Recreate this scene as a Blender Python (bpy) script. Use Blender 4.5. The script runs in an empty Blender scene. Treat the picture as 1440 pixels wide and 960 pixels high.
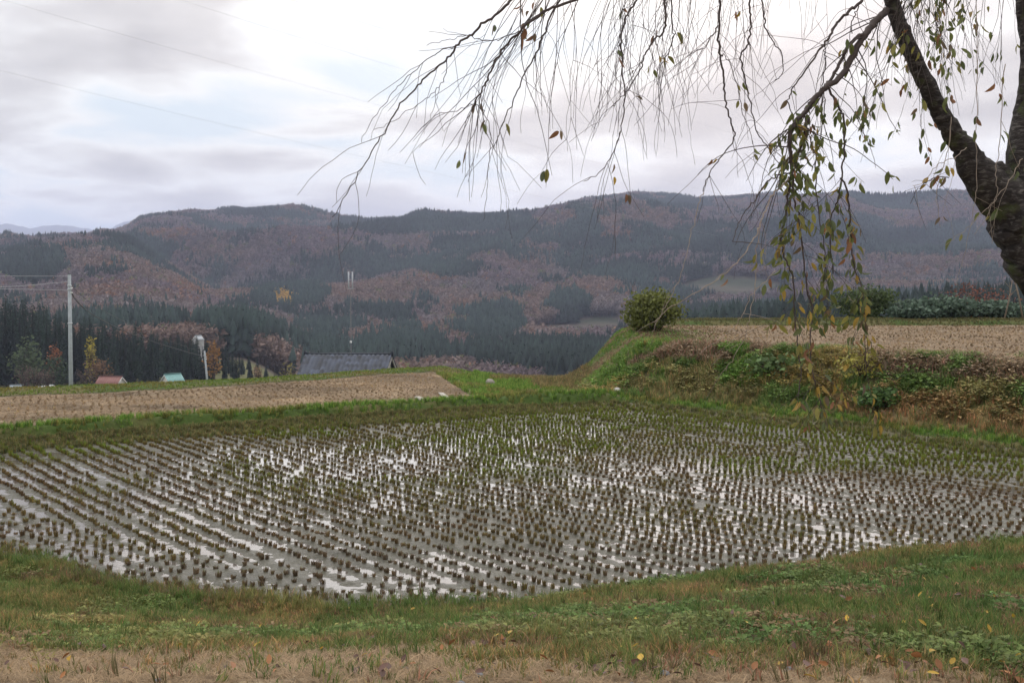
import bpy, math, random
import numpy as np
from mathutils import Vector, Matrix, Quaternion
R = math.radians
random.seed(7)
rng = np.random.default_rng(11)
sc = bpy.context.scene
C = sc.collection

# ------------------------------------------------------------------ camera
CAMZ, F, PITCH = 3.34, 1600.0, math.atan(90 / 1600.0)
cam_d = bpy.data.cameras.new('camera')
cam_d.sensor_width = 36.0
cam_d.lens = 36.0 * F / 1440.0
cam_d.clip_start = 0.05
cam_d.clip_end = 40000.0
cam = bpy.data.objects.new('camera', cam_d)
C.objects.link(cam)
cam.location = (0, 0, CAMZ)
cam.rotation_euler = (math.pi / 2 - PITCH, 0, 0)
sc.camera = cam

# ------------------------------------------------------------------ light, sky, exposure
SUN_AZ, SUN_EL = R(9.0), R(27.0)
sund = Vector((math.sin(SUN_AZ) * math.cos(SUN_EL), math.cos(SUN_AZ) * math.cos(SUN_EL), math.sin(SUN_EL)))
sl = bpy.data.lights.new('sun', 'SUN')
sl.energy = 0.6
sl.angle = R(60)
sl.color = (1.0, 0.93, 0.86)
so = bpy.data.objects.new('sun', sl)
C.objects.link(so)
so.rotation_euler = sund.to_track_quat('Z', 'Y').to_euler()

world = bpy.data.worlds.new('World')
sc.world = world
world.use_nodes = True


def build_world():
    nt = world.node_tree
    nt.nodes.clear()
    N = nt.nodes.new
    L = nt.links.new
    out = N('ShaderNodeOutputWorld')
    bg = N('ShaderNodeBackground')
    bg.inputs['Strength'].default_value = 1.0
    L(bg.outputs[0], out.inputs['Surface'])
    sky = N('ShaderNodeTexSky')
    sky.sky_type = 'NISHITA'
    sky.sun_disc = False
    sky.sun_elevation = SUN_EL
    sky.sun_rotation = SUN_AZ
    skym = N('ShaderNodeVectorMath'); skym.operation = 'SCALE'
    skym.inputs['Scale'].default_value = 0.06
    L(sky.outputs[0], skym.inputs[0])
    tc = N('ShaderNodeTexCoord')
    sep = N('ShaderNodeSeparateXYZ')
    L(tc.outputs['Generated'], sep.inputs[0])

    def M(op, a, b=None, clamp=False):
        n = N('ShaderNodeMath'); n.operation = op; n.use_clamp = clamp
        for i, v in enumerate((a, b)):
            if v is None: continue
            if isinstance(v, (int, float)): n.inputs[i].default_value = v
            else: L(v, n.inputs[i])
        return n.outputs[0]
    zz = M('MAXIMUM', sep.outputs['Z'], 0.0)
    den = M('ADD', zz, 0.13)
    u = M('DIVIDE', sep.outputs['X'], den)
    v = M('DIVIDE', sep.outputs['Y'], den)
    cmb = N('ShaderNodeCombineXYZ')
    L(u, cmb.inputs[0]); L(v, cmb.inputs[1])
    mp = N('ShaderNodeMapping')
    mp.inputs['Location'].default_value = (3.1, 0.7, 0.0)
    mp.inputs['Scale'].default_value = (0.95, 0.8, 1)
    L(cmb.outputs[0], mp.inputs[0])
    n1 = N('ShaderNodeTexNoise'); n1.inputs['Scale'].default_value = 1.5
    n1.inputs['Detail'].default_value = 5; n1.inputs['Roughness'].default_value = 0.5
    n1.inputs['Distortion'].default_value = 0.25
    L(mp.outputs[0], n1.inputs['Vector'])
    n2 = N('ShaderNodeTexNoise'); n2.inputs['Scale'].default_value = 0.45
    n2.inputs['Detail'].default_value = 2
    L(mp.outputs[0], n2.inputs['Vector'])
    th = M('ADD', M('MULTIPLY', n1.outputs['Fac'], 0.62), M('MULTIPLY', n2.outputs['Fac'], 0.38))
    rp = N('ShaderNodeValToRGB')
    cr = rp.color_ramp
    cr.elements[0].position = 0.39; cr.elements[0].color = (0.50, 0.565, 0.605, 1)
    cr.elements[1].position = 0.60; cr.elements[1].color = (0.335, 0.318, 0.308, 1)
    e = cr.elements.new(0.46); e.color = (0.67, 0.668, 0.65, 1)
    e = cr.elements.new(0.52); e.color = (0.485, 0.465, 0.448, 1)
    L(th, rp.inputs[0])
    # overcast sky grows brighter towards the zenith
    gain = M('ADD', 1.0, M('MULTIPLY', M('MULTIPLY', zz, zz), 2.0))
    cl = N('ShaderNodeVectorMath'); cl.operation = 'SCALE'
    L(rp.outputs[0], cl.inputs[0]); L(gain, cl.inputs['Scale'])
    # sun veiled by the cloud deck
    dt = N('ShaderNodeVectorMath'); dt.operation = 'DOT_PRODUCT'
    dt.inputs[1].default_value = sund
    nrm = N('ShaderNodeVectorMath'); nrm.operation = 'NORMALIZE'
    L(tc.outputs['Generated'], nrm.inputs[0]); L(nrm.outputs[0], dt.inputs[0])
    d = M('MAXIMUM', dt.outputs['Value'], 0.0)
    g = M('MULTIPLY', M('POWER', d, 20.0), 0.50)
    gl = N('ShaderNodeVectorMath'); gl.operation = 'SCALE'
    gl.inputs[0].default_value = (1.0, 0.77, 0.65)
    L(g, gl.inputs['Scale'])
    add = N('ShaderNodeVectorMath'); add.operation = 'ADD'
    L(cl.outputs[0], add.inputs[0]); L(gl.outputs[0], add.inputs[1])
    mx = N('ShaderNodeMix'); mx.data_type = 'RGBA'
    mx.inputs['Factor'].default_value = 0.92
    L(skym.outputs[0], mx.inputs['A']); L(add.outputs[0], mx.inputs['B'])
    L(mx.outputs['Result'], bg.inputs['Color'])


build_world()
vs = sc.view_settings
vs.view_transform = 'Standard'
vs.look = 'None'
vs.gamma = 1.0
vs.use_curve_mapping = False
vs.exposure = 0.74
sc.render.engine = 'CYCLES'
cy = sc.cycles
cy.max_bounces = 6
cy.diffuse_bounces = 3
cy.glossy_bounces = 3
cy.transmission_bounces = 4
cy.volume_bounces = 2
cy.transparent_max_bounces = 8
cy.use_denoising = True
try:
    cy.denoiser = 'OPENIMAGEDENOISE'
except Exception:
    pass

# ------------------------------------------------------------------ helpers
cp, sp = math.cos(PITCH), math.sin(PITCH)


def ray(px, py):
    dx, dy = (px - 720) / F, (480 - py) / F
    return Vector((dx, cp + dy * sp, -sp + dy * cp))


def at(px, py, Y):
    d = ray(px, py)
    return Vector((0, 0, CAMZ)) + d * (Y / d.y)


def onz(px, py, z):
    d = ray(px, py)
    return Vector((0, 0, CAMZ)) + d * ((z - CAMZ) / d.z)


def project(P):
    P = np.asarray(P, float)
    x, y, z = P[..., 0], P[..., 1], P[..., 2] - CAMZ
    f = y * cp - z * sp
    u = y * sp + z * cp
    return 720 + F * x / f, 480 - F * u / f


def sm(a, b, x):
    t = np.clip((np.asarray(x, float) - a) / (b - a), 0, 1)
    return t * t * (3 - 2 * t)


def _hash(ix, iy, seed):
    h = (ix.astype(np.int64) * 374761393 + iy.astype(np.int64) * 668265263 + seed * 2147483647) & 0xFFFFFFFF
    h = ((h ^ (h >> 13)) * 1274126177) & 0xFFFFFFFF
    return ((h ^ (h >> 16)) & 0xFFFF) / 65535.0


def vnoise(x, y, seed=0):
    x = np.asarray(x, float); y = np.asarray(y, float)
    ix, iy = np.floor(x), np.floor(y)
    fx, fy = x - ix, y - iy
    fx = fx * fx * (3 - 2 * fx); fy = fy * fy * (3 - 2 * fy)
    a = _hash(ix, iy, seed); b = _hash(ix + 1, iy, seed)
    c = _hash(ix, iy + 1, seed); d = _hash(ix + 1, iy + 1, seed)
    return (a * (1 - fx) + b * fx) * (1 - fy) + (c * (1 - fx) + d * fx) * fy


def fbm(x, y, octv=4, seed=0, gain=0.5):
    s, a, t = 0.0, 1.0, 0.0
    for o in range(octv):
        s = s + a * vnoise(x * 2 ** o + 13.7 * o, y * 2 ** o + 7.1 * o, seed + o)
        t += a
        a *= gain
    return s / t


def mesh_np(name, V, faces, mats=(), smooth=False, cols=None, mat_idx=None):
    """faces: (n,k) int array or list of such arrays (different k)"""
    if not isinstance(faces, (list, tuple)):
        faces = [faces]
    V = np.asarray(V, np.float32)
    me = bpy.data.meshes.new(name)
    me.vertices.add(len(V))
    me.vertices.foreach_set('co', V.ravel())
    idx = np.concatenate([np.asarray(f, np.int32).ravel() for f in faces])
    tot = np.concatenate([np.full(len(f), np.asarray(f).shape[1], np.int32) for f in faces])
    st = np.concatenate([[0], np.cumsum(tot)[:-1]]).astype(np.int32)
    me.loops.add(len(idx)); me.loops.foreach_set('vertex_index', idx)
    me.polygons.add(len(tot))
    me.polygons.foreach_set('loop_start', st)
    me.polygons.foreach_set('loop_total', tot)
    if smooth:
        me.polygons.foreach_set('use_smooth', np.ones(len(tot), bool))
    for m in mats:
        me.materials.append(m)
    if mat_idx is not None:
        me.polygons.foreach_set('material_index', np.asarray(mat_idx, np.int32))
    if cols is not None:
        cols = np.asarray(cols, np.float32)
        if cols.shape[1] == 3:
            cols = np.concatenate([cols, np.ones((len(cols), 1), np.float32)], 1)
        a = me.attributes.new('col', 'FLOAT_COLOR', 'POINT')
        a.data.foreach_set('color', cols.ravel())
    me.update(calc_edges=True)
    return me


def link(name, data, parent=None, loc=None, rot=None, scale=None):
    o = bpy.data.objects.new(name, data)
    C.objects.link(o)
    if parent is not None: o.parent = parent
    if loc is not None: o.location = loc
    if rot is not None: o.rotation_euler = rot
    if scale is not None: o.scale = scale
    return o


def tag(o, label=None, cat=None, group=None, kind=None):
    if label: o['label'] = label
    if cat: o['category'] = cat
    if group: o['group'] = group
    if kind: o['kind'] = kind
    return o


def grid_faces(nx, ny):
    i = np.arange(nx - 1)[None, :] + nx * np.arange(ny - 1)[:, None]
    i = i.ravel()
    return np.stack([i, i + 1, i + nx + 1, i + nx], 1)


class MB:
    """collects verts / faces / colours for one mesh"""
    def __init__(s):
        s.V = []; s.T = []; s.Q = []; s.c = []; s.n = 0

    def add(s, V, tris=None, quads=None, col=(1, 1, 1)):
        V = np.asarray(V, float).reshape(-1, 3)
        s.V.append(V)
        col = np.asarray(col, float)
        s.c.append(np.broadcast_to(col, (len(V), 3)) if col.ndim == 1 else col)
        if tris is not None and len(tris): s.T.append(np.asarray(tris, int).reshape(-1, 3) + s.n)
        if quads is not None and len(quads): s.Q.append(np.asarray(quads, int).reshape(-1, 4) + s.n)
        s.n += len(V)

    def box(s, cx, cy, cz, sx, sy, sz, rz=0.0, col=(1, 1, 1)):
        v = np.array([[x, y, z] for z in (-.5, .5) for y in (-.5, .5) for x in (-.5, .5)]) * (sx, sy, sz)
        c, n = math.cos(rz), math.sin(rz)
        v = np.stack([v[:, 0] * c - v[:, 1] * n, v[:, 0] * n + v[:, 1] * c, v[:, 2]], 1) + (cx, cy, cz)
        s.add(v, quads=[[0, 2, 3, 1], [4, 5, 7, 6], [0, 1, 5, 4], [2, 6, 7, 3], [0, 4, 6, 2], [1, 3, 7, 5]], col=col)

    def tube(s, pts, rad, k=6, col=(1, 1, 1), rough=0.0, cap=True):
        P = np.asarray(pts, float); n = len(P)
        rad = np.broadcast_to(np.asarray(rad, float), (n,))
        T = np.gradient(P, axis=0)
        T /= np.linalg.norm(T, axis=1)[:, None] + 1e-9
        up = np.array([0, 0, 1.0]) if abs(T[0][2]) < .9 else np.array([1.0, 0, 0])
        a = np.cross(T[0], up); a /= np.linalg.norm(a)
        ang = np.arange(k) * 2 * np.pi / k
        V = np.zeros((n, k, 3))
        for i in range(n):
            a = a - T[i] * np.dot(a, T[i]); a /= np.linalg.norm(a) + 1e-9
            b = np.cross(T[i], a)
            r = rad[i] * (1 + rough * (rng.random(k) - .5)) if rough else np.full(k, rad[i])
            V[i] = P[i] + r[:, None] * (np.cos(ang)[:, None] * a + np.sin(ang)[:, None] * b)
        q = []
        for i in range(n - 1):
            for j in range(k):
                j2 = (j + 1) % k
                q.append([i * k + j, i * k + j2, (i + 1) * k + j2, (i + 1) * k + j])
        V = V.reshape(-1, 3)
        t = []
        if cap:
            V = np.concatenate([V, P[:1], P[-1:]])
            for j in range(k):
                j2 = (j + 1) % k
                t.append([n * k, j2, j]); t.append([n * k + 1, (n - 1) * k + j, (n - 1) * k + j2])
        s.add(V, tris=t, quads=q, col=col)

    def mesh(s, name, mats, smooth=False):
        f = []
        if s.Q: f.append(np.concatenate(s.Q))
        if s.T: f.append(np.concatenate(s.T))
        return mesh_np(name, np.concatenate(s.V), f, mats, smooth, np.concatenate(s.c))


# ------------------------------------------------------------------ materials
def new_mat(name):
    m = bpy.data.materials.new(name)
    m.use_nodes = True
    nt = m.node_tree
    nt.nodes.clear()
    out = nt.nodes.new('ShaderNodeOutputMaterial')
    return m, nt, out


def simple(name, col, rough=0.8, spec=0.3, nscale=8.0, namt=0.35, bump=0.0, metal=0.0, attr=False, inst=False,
           transl=0.0, coord='Object', emit=None, rnd=0.0, bscale=None):
    """procedural surface: colour (constant, vertex colour and/or instance tint) broken up by noise"""
    m, nt, out = new_mat(name)
    N = nt.nodes.new; L = nt.links.new
    base = None

    def mul(a, b):
        x = N('ShaderNodeMix'); x.data_type = 'RGBA'; x.blend_type = 'MULTIPLY'
        x.inputs['Factor'].default_value = 1.0
        L(a, x.inputs['A']); L(b, x.inputs['B'])
        return x.outputs['Result']
    rgb = N('ShaderNodeRGB'); rgb.outputs[0].default_value = (*col, 1)
    base = rgb.outputs[0]
    if attr:
        a = N('ShaderNodeAttribute'); a.attribute_name = 'col'
        base = mul(base, a.outputs['Color'])
    if inst:
        a = N('ShaderNodeAttribute'); a.attribute_name = 'tint'; a.attribute_type = 'INSTANCER'
        base = mul(base, a.outputs['Color'])
    tc = N('ShaderNodeTexCoord')
    nz = N('ShaderNodeTexNoise'); nz.inputs['Scale'].default_value = nscale
    nz.inputs['Detail'].default_value = 5; nz.inputs['Roughness'].default_value = 0.6
    L(tc.outputs[coord], nz.inputs['Vector'])
    if namt:
        rp = N('ShaderNodeMapRange')
        rp.inputs['From Min'].default_value = 0.25; rp.inputs['From Max'].default_value = 0.75
        rp.inputs['To Min'].default_value = 1 - namt; rp.inputs['To Max'].default_value = 1 + namt
        L(nz.outputs['Fac'], rp.inputs['Value'])
        sc_ = N('ShaderNodeVectorMath'); sc_.operation = 'SCALE'
        L(base, sc_.inputs[0]); L(rp.outputs['Result'], sc_.inputs['Scale'])
        base = sc_.outputs[0]
    if rnd:
        oi = N('ShaderNodeObjectInfo')
        rp = N('ShaderNodeMapRange')
        rp.inputs['To Min'].default_value = 1 - rnd; rp.inputs['To Max'].default_value = 1 + rnd
        L(oi.outputs['Random'], rp.inputs['Value'])
        sc_ = N('ShaderNodeVectorMath'); sc_.operation = 'SCALE'
        L(base, sc_.inputs[0]); L(rp.outputs['Result'], sc_.inputs['Scale'])
        base = sc_.outputs[0]
    b = N('ShaderNodeBsdfPrincipled')
    L(base, b.inputs['Base Color'])
    b.inputs['Roughness'].default_value = rough
    b.inputs['Specular IOR Level'].default_value = spec
    b.inputs['Metallic'].default_value = metal
    if emit:
        b.inputs['Emission Color'].default_value = (*emit[0], 1)
        b.inputs['Emission Strength'].default_value = emit[1]
    if bump:
        bp = N('ShaderNodeBump'); bp.inputs['Strength'].default_value = bump
        bp.inputs['Distance'].default_value = 0.02
        if bscale:
            nz2 = N('ShaderNodeTexNoise'); nz2.inputs['Scale'].default_value = bscale
            nz2.inputs['Detail'].default_value = 4
            L(tc.outputs[coord], nz2.inputs['Vector']); L(nz2.outputs['Fac'], bp.inputs['Height'])
        else:
            L(nz.outputs['Fac'], bp.inputs['Height'])
        L(bp.outputs[0], b.inputs['Normal'])
    surf = b.outputs[0]
    if transl:
        t = N('ShaderNodeBsdfTranslucent')
        L(base, t.inputs['Color'])
        mx = N('ShaderNodeMixShader'); mx.inputs[0].default_value = transl
        L(surf, mx.inputs[1]); L(t.outputs[0], mx.inputs[2])
        surf = mx.outputs[0]
    L(surf, out.inputs['Surface'])
    return m


# ------------------------------------------------------------------ scatter (only for uncountable stuff)
def source_collection(name, meshes):
    col = bpy.data.collections.new(name)
    for i, me in enumerate(meshes):
        o = bpy.data.objects.new('%s_%02d' % (name, i), me)
        col.objects.link(o)
    return col


def scatter(name, P, rot, scl, idx, tint, coll, label, cat):
    P = np.asarray(P, np.float32); n = len(P)
    me = bpy.data.meshes.new(name)
    me.vertices.add(n)
    me.vertices.foreach_set('co', P.ravel())
    rot = np.asarray(rot, np.float32)
    if rot.ndim == 1:
        rot = np.stack([np.zeros(n), np.zeros(n), rot], 1).astype(np.float32)
    scl = np.asarray(scl, np.float32)
    if scl.ndim == 1:
        scl = np.repeat(scl[:, None], 3, 1)
    a = me.attributes.new('rot', 'FLOAT_VECTOR', 'POINT'); a.data.foreach_set('vector', np.ascontiguousarray(rot).ravel())
    a = me.attributes.new('scl', 'FLOAT_VECTOR', 'POINT'); a.data.foreach_set('vector', np.ascontiguousarray(scl).ravel())
    a = me.attributes.new('idx', 'INT', 'POINT'); a.data.foreach_set('value', np.asarray(idx, np.int32))
    t4 = np.ones((n, 4), np.float32); t4[:, :3] = np.clip(tint, 0, 4)
    a = me.attributes.new('tint', 'FLOAT_COLOR', 'POINT'); a.data.foreach_set('color', t4.ravel())
    me.update()
    o = link(name, me)
    ng = bpy.data.node_groups.new(name, 'GeometryNodeTree')
    ng.interface.new_socket('Geometry', in_out='INPUT', socket_type='NodeSocketGeometry')
    ng.interface.new_socket('Geometry', in_out='OUTPUT', socket_type='NodeSocketGeometry')
    N = ng.nodes.new; L = ng.links.new
    gi, go = N('NodeGroupInput'), N('NodeGroupOutput')
    ci = N('GeometryNodeCollectionInfo')
    ci.inputs['Collection'].default_value = coll
    ci.inputs['Separate Children'].default_value = True
    ci.inputs['Reset Children'].default_value = True
    ip = N('GeometryNodeInstanceOnPoints')
    ip.inputs['Pick Instance'].default_value = True

    def na(nm, ty):
        x = N('GeometryNodeInputNamedAttribute'); x.data_type = ty; x.inputs['Name'].default_value = nm
        return next(s for s in x.outputs if s.enabled and s.name == 'Attribute')
    er = N('FunctionNodeEulerToRotation')
    L(na('rot', 'FLOAT_VECTOR'), er.inputs[0])
    L(gi.outputs[0], ip.inputs['Points'])
    L(ci.outputs[0], ip.inputs['Instance'])
    L(na('idx', 'INT'), ip.inputs['Instance Index'])
    L(er.outputs[0], ip.inputs['Rotation'])
    L(na('scl', 'FLOAT_VECTOR'), ip.inputs['Scale'])
    L(ip.outputs[0], go.inputs[0])
    md = o.modifiers.new('scatter', 'NODES')
    md.node_group = ng
    tag(o, label, cat, kind='stuff')
    return o


# ------------------------------------------------------------------ terrain
YN = ([-30, -20, -12, -9, -6.2, -3.9, -1.7, 0, 2, 5, 9, 14, 30], [25.8, 21.8, 17.8, 16.0, 13.7, 11.95, 11.42, 11.5, 11.7, 12.05, 12.3, 13, 14])
HC = ([-9, -6, -3, -1.7, -.14, 1.9, 5, 9], [.06, .06, .05, .07, .24, .47, .76, .88])
YF = ([-30, -16, -9.9, -7.2, -3.9, 0, 2.6, 3.25, 4.8, 6.1, 7.5, 8.35, 9.6, 13, 30],
      [9, 17.6, 22.1, 24.07, 25.8, 28.1, 29.2, 28.9, 27.4, 25.8, 24.9, 23.0, 21.4, 17.5, 10])
YB = ([-40, -13, -10.2, -8.2, -6.2, -4.8, -3.6, -2.5, 0], [17, 28.8, 30.2, 31.4, 33.1, 34.7, 35.7, 36.5, 36.5])
YK = ([-40, -13, -8, -4.8, -2.5, 0, 1.6, 3, 4.5, 6, 40], [18.5, 30.2, 32.8, 36.1, 37.9, 35.6, 35.2, 37.5, 41, 44.3, 44.3])
VAL = ([30, 40, 60, 100, 200, 300, 600, 800, 1000], [-.5, -2.6, -4.6, -8.6, -17, -24.6, -27, -26, -22])


def I(tab, x):
    return np.interp(x, tab[0], tab[1])


def zone(X, Y):
    """the geometry of the near ground: height and the distances used for its cover"""
    wob = (fbm(X * .7, Y * .7, 3, 5) - .5)
    yn, yf, hc = I(YN, X) + wob * .5, I(YF, X) + wob * .5, I(HC, X)
    s = yn - Y
    t = Y - yf
    # near bank
    rise = np.clip((s - 1.0) / np.maximum(yn - 1.0 - 4.8, 1), 0, 1)
    zn = -.10 + (.135 + hc * .25) * sm(-.05, .4, s) + (hc * .75 - .035) * sm(.2, 1.0, s) + (1.6 - hc) * rise
    # far side
    bh = np.interp(X, [-30, 2, 3.4, 30], [.36, .34, .15, .13])
    bund = bh * sm(0, .4, t)
    gap = bund - (bh - .12) * sm(.7, 1.6, t)
    yb = I(YB, X)
    tb = Y - yb
    fld = bund - (bh - .28) * sm(.6, 1.2, t) + .04 * sm(-.15, .25, tb)
    xr = np.interp(Y, [27, 28.5, 29.5, 32, 36.5], [-.7, -.9, -1.1, -1.6, -2.5])
    mL = 1 - sm(-.1, 2.0, X - xr)
    mR = sm(1.7, 4.2, X + .3 * wob)
    up = sm(1.0, 4.8, t) * 1.0
    ter = bund + .12 * sm(.8, 1.4, t) + (1.55 - bh - .12) * up + .16 * sm(42.2, 42.8, Y)
    zf = gap + mL * (fld - gap) + mR * (ter - gap)
    inside = (s <= 0) & (t <= 0)
    z = np.where(s > 0, zn, np.where(t > 0, zf - .10 * (1 - sm(0, .3, t)), -.10))
    k = I(YK, X)
    d = np.hypot(X, Y)
    far = I(VAL, d)
    w = sm(0, 15, Y - k)
    z = z * (1 - w) + far * w
    return z, s, t, tb, xr, mL, mR, Y - k


def near_z(X, Y):
    z, s, t, *_ = zone(X, Y)
    lump = (fbm(X * 1.3, Y * 1.3, 4, 21) - .5)
    amp = np.where((s > .2) | (t > .2), .10, 0.0)
    amp = np.where(t > 1.2, .09, amp)
    return z + lump * amp


def build_ground():
    xs = np.concatenate([np.linspace(-60, -20, 40)[:-1], np.linspace(-20, 22, 281)[:-1], np.linspace(22, 60, 38)])
    ys = np.concatenate([np.linspace(-40, 2, 30)[:-1], np.linspace(2, 46, 300)[:-1], np.linspace(46, 80, 40)])
    X, Y = np.meshgrid(xs, ys)
    X, Y = X.ravel(), Y.ravel()
    z = near_z(X, Y)
    _, s, t, tb, xr, mL, mR, back = zone(X, Y)
    n1 = fbm(X * .9, Y * .9, 4, 31); n2 = fbm(X * 2.7, Y * 2.7, 3, 41); n3 = fbm(X * .3, Y * .3, 3, 51)
    green = np.array([.055, .085, .022]); olive = np.array([.105, .095, .04]); straw = np.array([.31, .25, .178])
    dirt = np.array([.12, .085, .06]); rust = np.array([.20, .14, .07]); dry = np.array([.29, .225, .15])

    def mixc(a, b, w):
        w = np.clip(w, 0, 1)[:, None]
        return a * (1 - w) + b * w
    col = mixc(np.tile(green, (len(X), 1)), olive, sm(.35, .65, n1))
    # trodden dry grass by the road at the camera
    yd = 6.75 - .5 * (X + 1) + (n1 - .5) * 2.8
    fg = s > 0
    wdry = np.where(fg, 1 - sm(-.5, .4, Y - yd), 0)
    col = mixc(col, dry, wdry)
    col = mixc(col, dirt, np.where(fg, .6 * sm(.6, .75, n2), 0))
    # left stubble field
    lf = (t > .9) & (tb < .05)
    col = mixc(col, mixc(np.tile(straw, (len(X), 1)), dirt, sm(.45, .75, n3) * .7), np.where(lf, mL * sm(.75, 1.1, t), 0))
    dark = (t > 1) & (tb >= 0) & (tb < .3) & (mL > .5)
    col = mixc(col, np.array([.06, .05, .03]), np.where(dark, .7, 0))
    # terrace on the right
    tf = sm(4.6, 5.6, t + (n1 - .5) * 1.5) * (Y < 42.2)
    straw2 = mixc(np.tile(straw * .82, (len(X), 1)), dirt, .5 * sm(.5, .7, n2))
    col = mixc(col, straw2, mR * tf * sm(4.5, 7.5, X))
    ru = sm(.35, .9, 1 - np.abs(t - 1.8) / 1.4) * mR * sm(3.5, 8, X)
    col = mixc(col, rust, ru * .9)
    sl = (t > 1.5) & (t < 5.4) & (mR > .3)
    col = mixc(col, dirt, np.where(sl, .4 * sm(.5, .75, n1), 0))
    gapc = (t > .9) & (mL < .5) & (mR < .5)
    col = mixc(col, np.array([.13, .12, .05]), np.where(gapc, .4, 0))
    me = mesh_np('ground', np.stack([X, Y, z], 1), grid_faces(len(xs), len(ys)),
                 [simple('soil_and_thatch', (1, 1, 1), .95, .1, 14, .4, .6, attr=True, bscale=40)], True, col)
    o = link('ground', me)
    tag(o, 'grassy banks, bunds and dry fields around the paddy', 'ground', kind='structure')


# ridge lines of the hills, in view angles turned into metres at their distance
SKY = ([-700, -300, 0, 120, 175, 200, 250, 330, 410, 440, 480, 520, 580, 640, 720, 745, 800, 850, 895, 940, 980, 1050, 1110, 1180, 1240, 1300, 1370, 1440, 1700, 2140],
       [330, 325, 345, 340, 327, 311, 304, 301, 292, 297, 306, 311, 308, 306, 307, 309, 293, 277, 270, 274, 279, 276, 276, 273, 281, 279, 276, 281, 290, 285])
HIL = ([-700, -200, -60, 0, 80, 150, 185, 220, 260, 300, 340, 380, 420, 2140],
       [400, 372, 368, 363, 344, 332, 338, 360, 385, 408, 435, 460, 480, 480])
RGT = ([-700, 880, 960, 1040, 1150, 1250, 1340, 1440, 1700, 2140], [520, 500, 440, 427, 412, 405, 396, 388, 372, 380])


def far_z(X, Y):
    Yc = np.maximum(Y, 1.0)
    px = 720 + F * X / Yc
    d = np.hypot(X, Yc)
    zv = I(VAL, d) - np.interp(d, [120, 320, 620, 900], [0, 17, 17, 9]) * sm(330, 470, px) * (1 - .8 * sm(900, 1010, px))
    k = d / Yc
    D0 = 2500.0
    zr = CAMZ + (390 - I(SKY, px)) / F * (D0 / k) - 8.0
    u = np.clip((d - 820) / (D0 - 820), 0, 1)
    n = fbm(X / 420., Y / 420., 4, 61)
    rid = 1 - np.abs(2 * fbm(X / 330. + 5, Y / 600., 3, 71) - 1)
    S = .72 * u ** 1.15 + .28 * sm(0, 1, u)
    main = -36 + (zr + 36) * S + (np.sin(np.pi * u) ** .8) * (95 * (rid - .62) + 55 * (n - .5))
    main = np.where(d > D0, zr - (d - D0) * .16, main)
    main = np.where(d < 820, -60, main)
    D1 = 1300.0
    zh = CAMZ + (390 - I(HIL, px)) / F * (D1 / k) - 8.0
    uu = np.where(d < D1, np.clip((d - 560) / (D1 - 560), 0, 1), np.clip(1 - (d - D1) / 900., 0, 1))
    hb = np.maximum(zh - zv, 0)
    hill = zv + hb * sm(0, 1, uu) + np.sin(np.pi * uu) * np.minimum(hb * .5, 26) * (fbm(X / 150., Y / 260., 3, 81) - .5)
    hill = np.where((uu <= 0) | (hb <= 0), -60, hill)
    D2 = 300.0
    z2 = CAMZ + (390 - I(RGT, px)) / F * (D2 / k) - 16.0
    ub = np.exp(-((d - D2) / np.where(d < D2, 60., 150.)) ** 2)
    rgt = np.where(px > 880, zv + np.maximum(z2 - zv, 0) * ub, -60)
    z = np.maximum(np.maximum(zv * (d < 1100) + -60 * (d >= 1100), main), np.maximum(hill, rgt))
    return z


def smooth_valley(X, Y):
    return far_z(X, Y)


FIELDS = [(815, 468, 78, 13), (1030, 408, 75, 20), (850, 452, 40, 7), (1120, 432, 60, 8)]


def infield(px, py):
    m = np.zeros(np.shape(px), bool)
    for (a, b, rx, ry) in FIELDS:
        m |= ((px - a) / rx) ** 2 + ((py - b) / ry) ** 2 < 1
    return m


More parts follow.
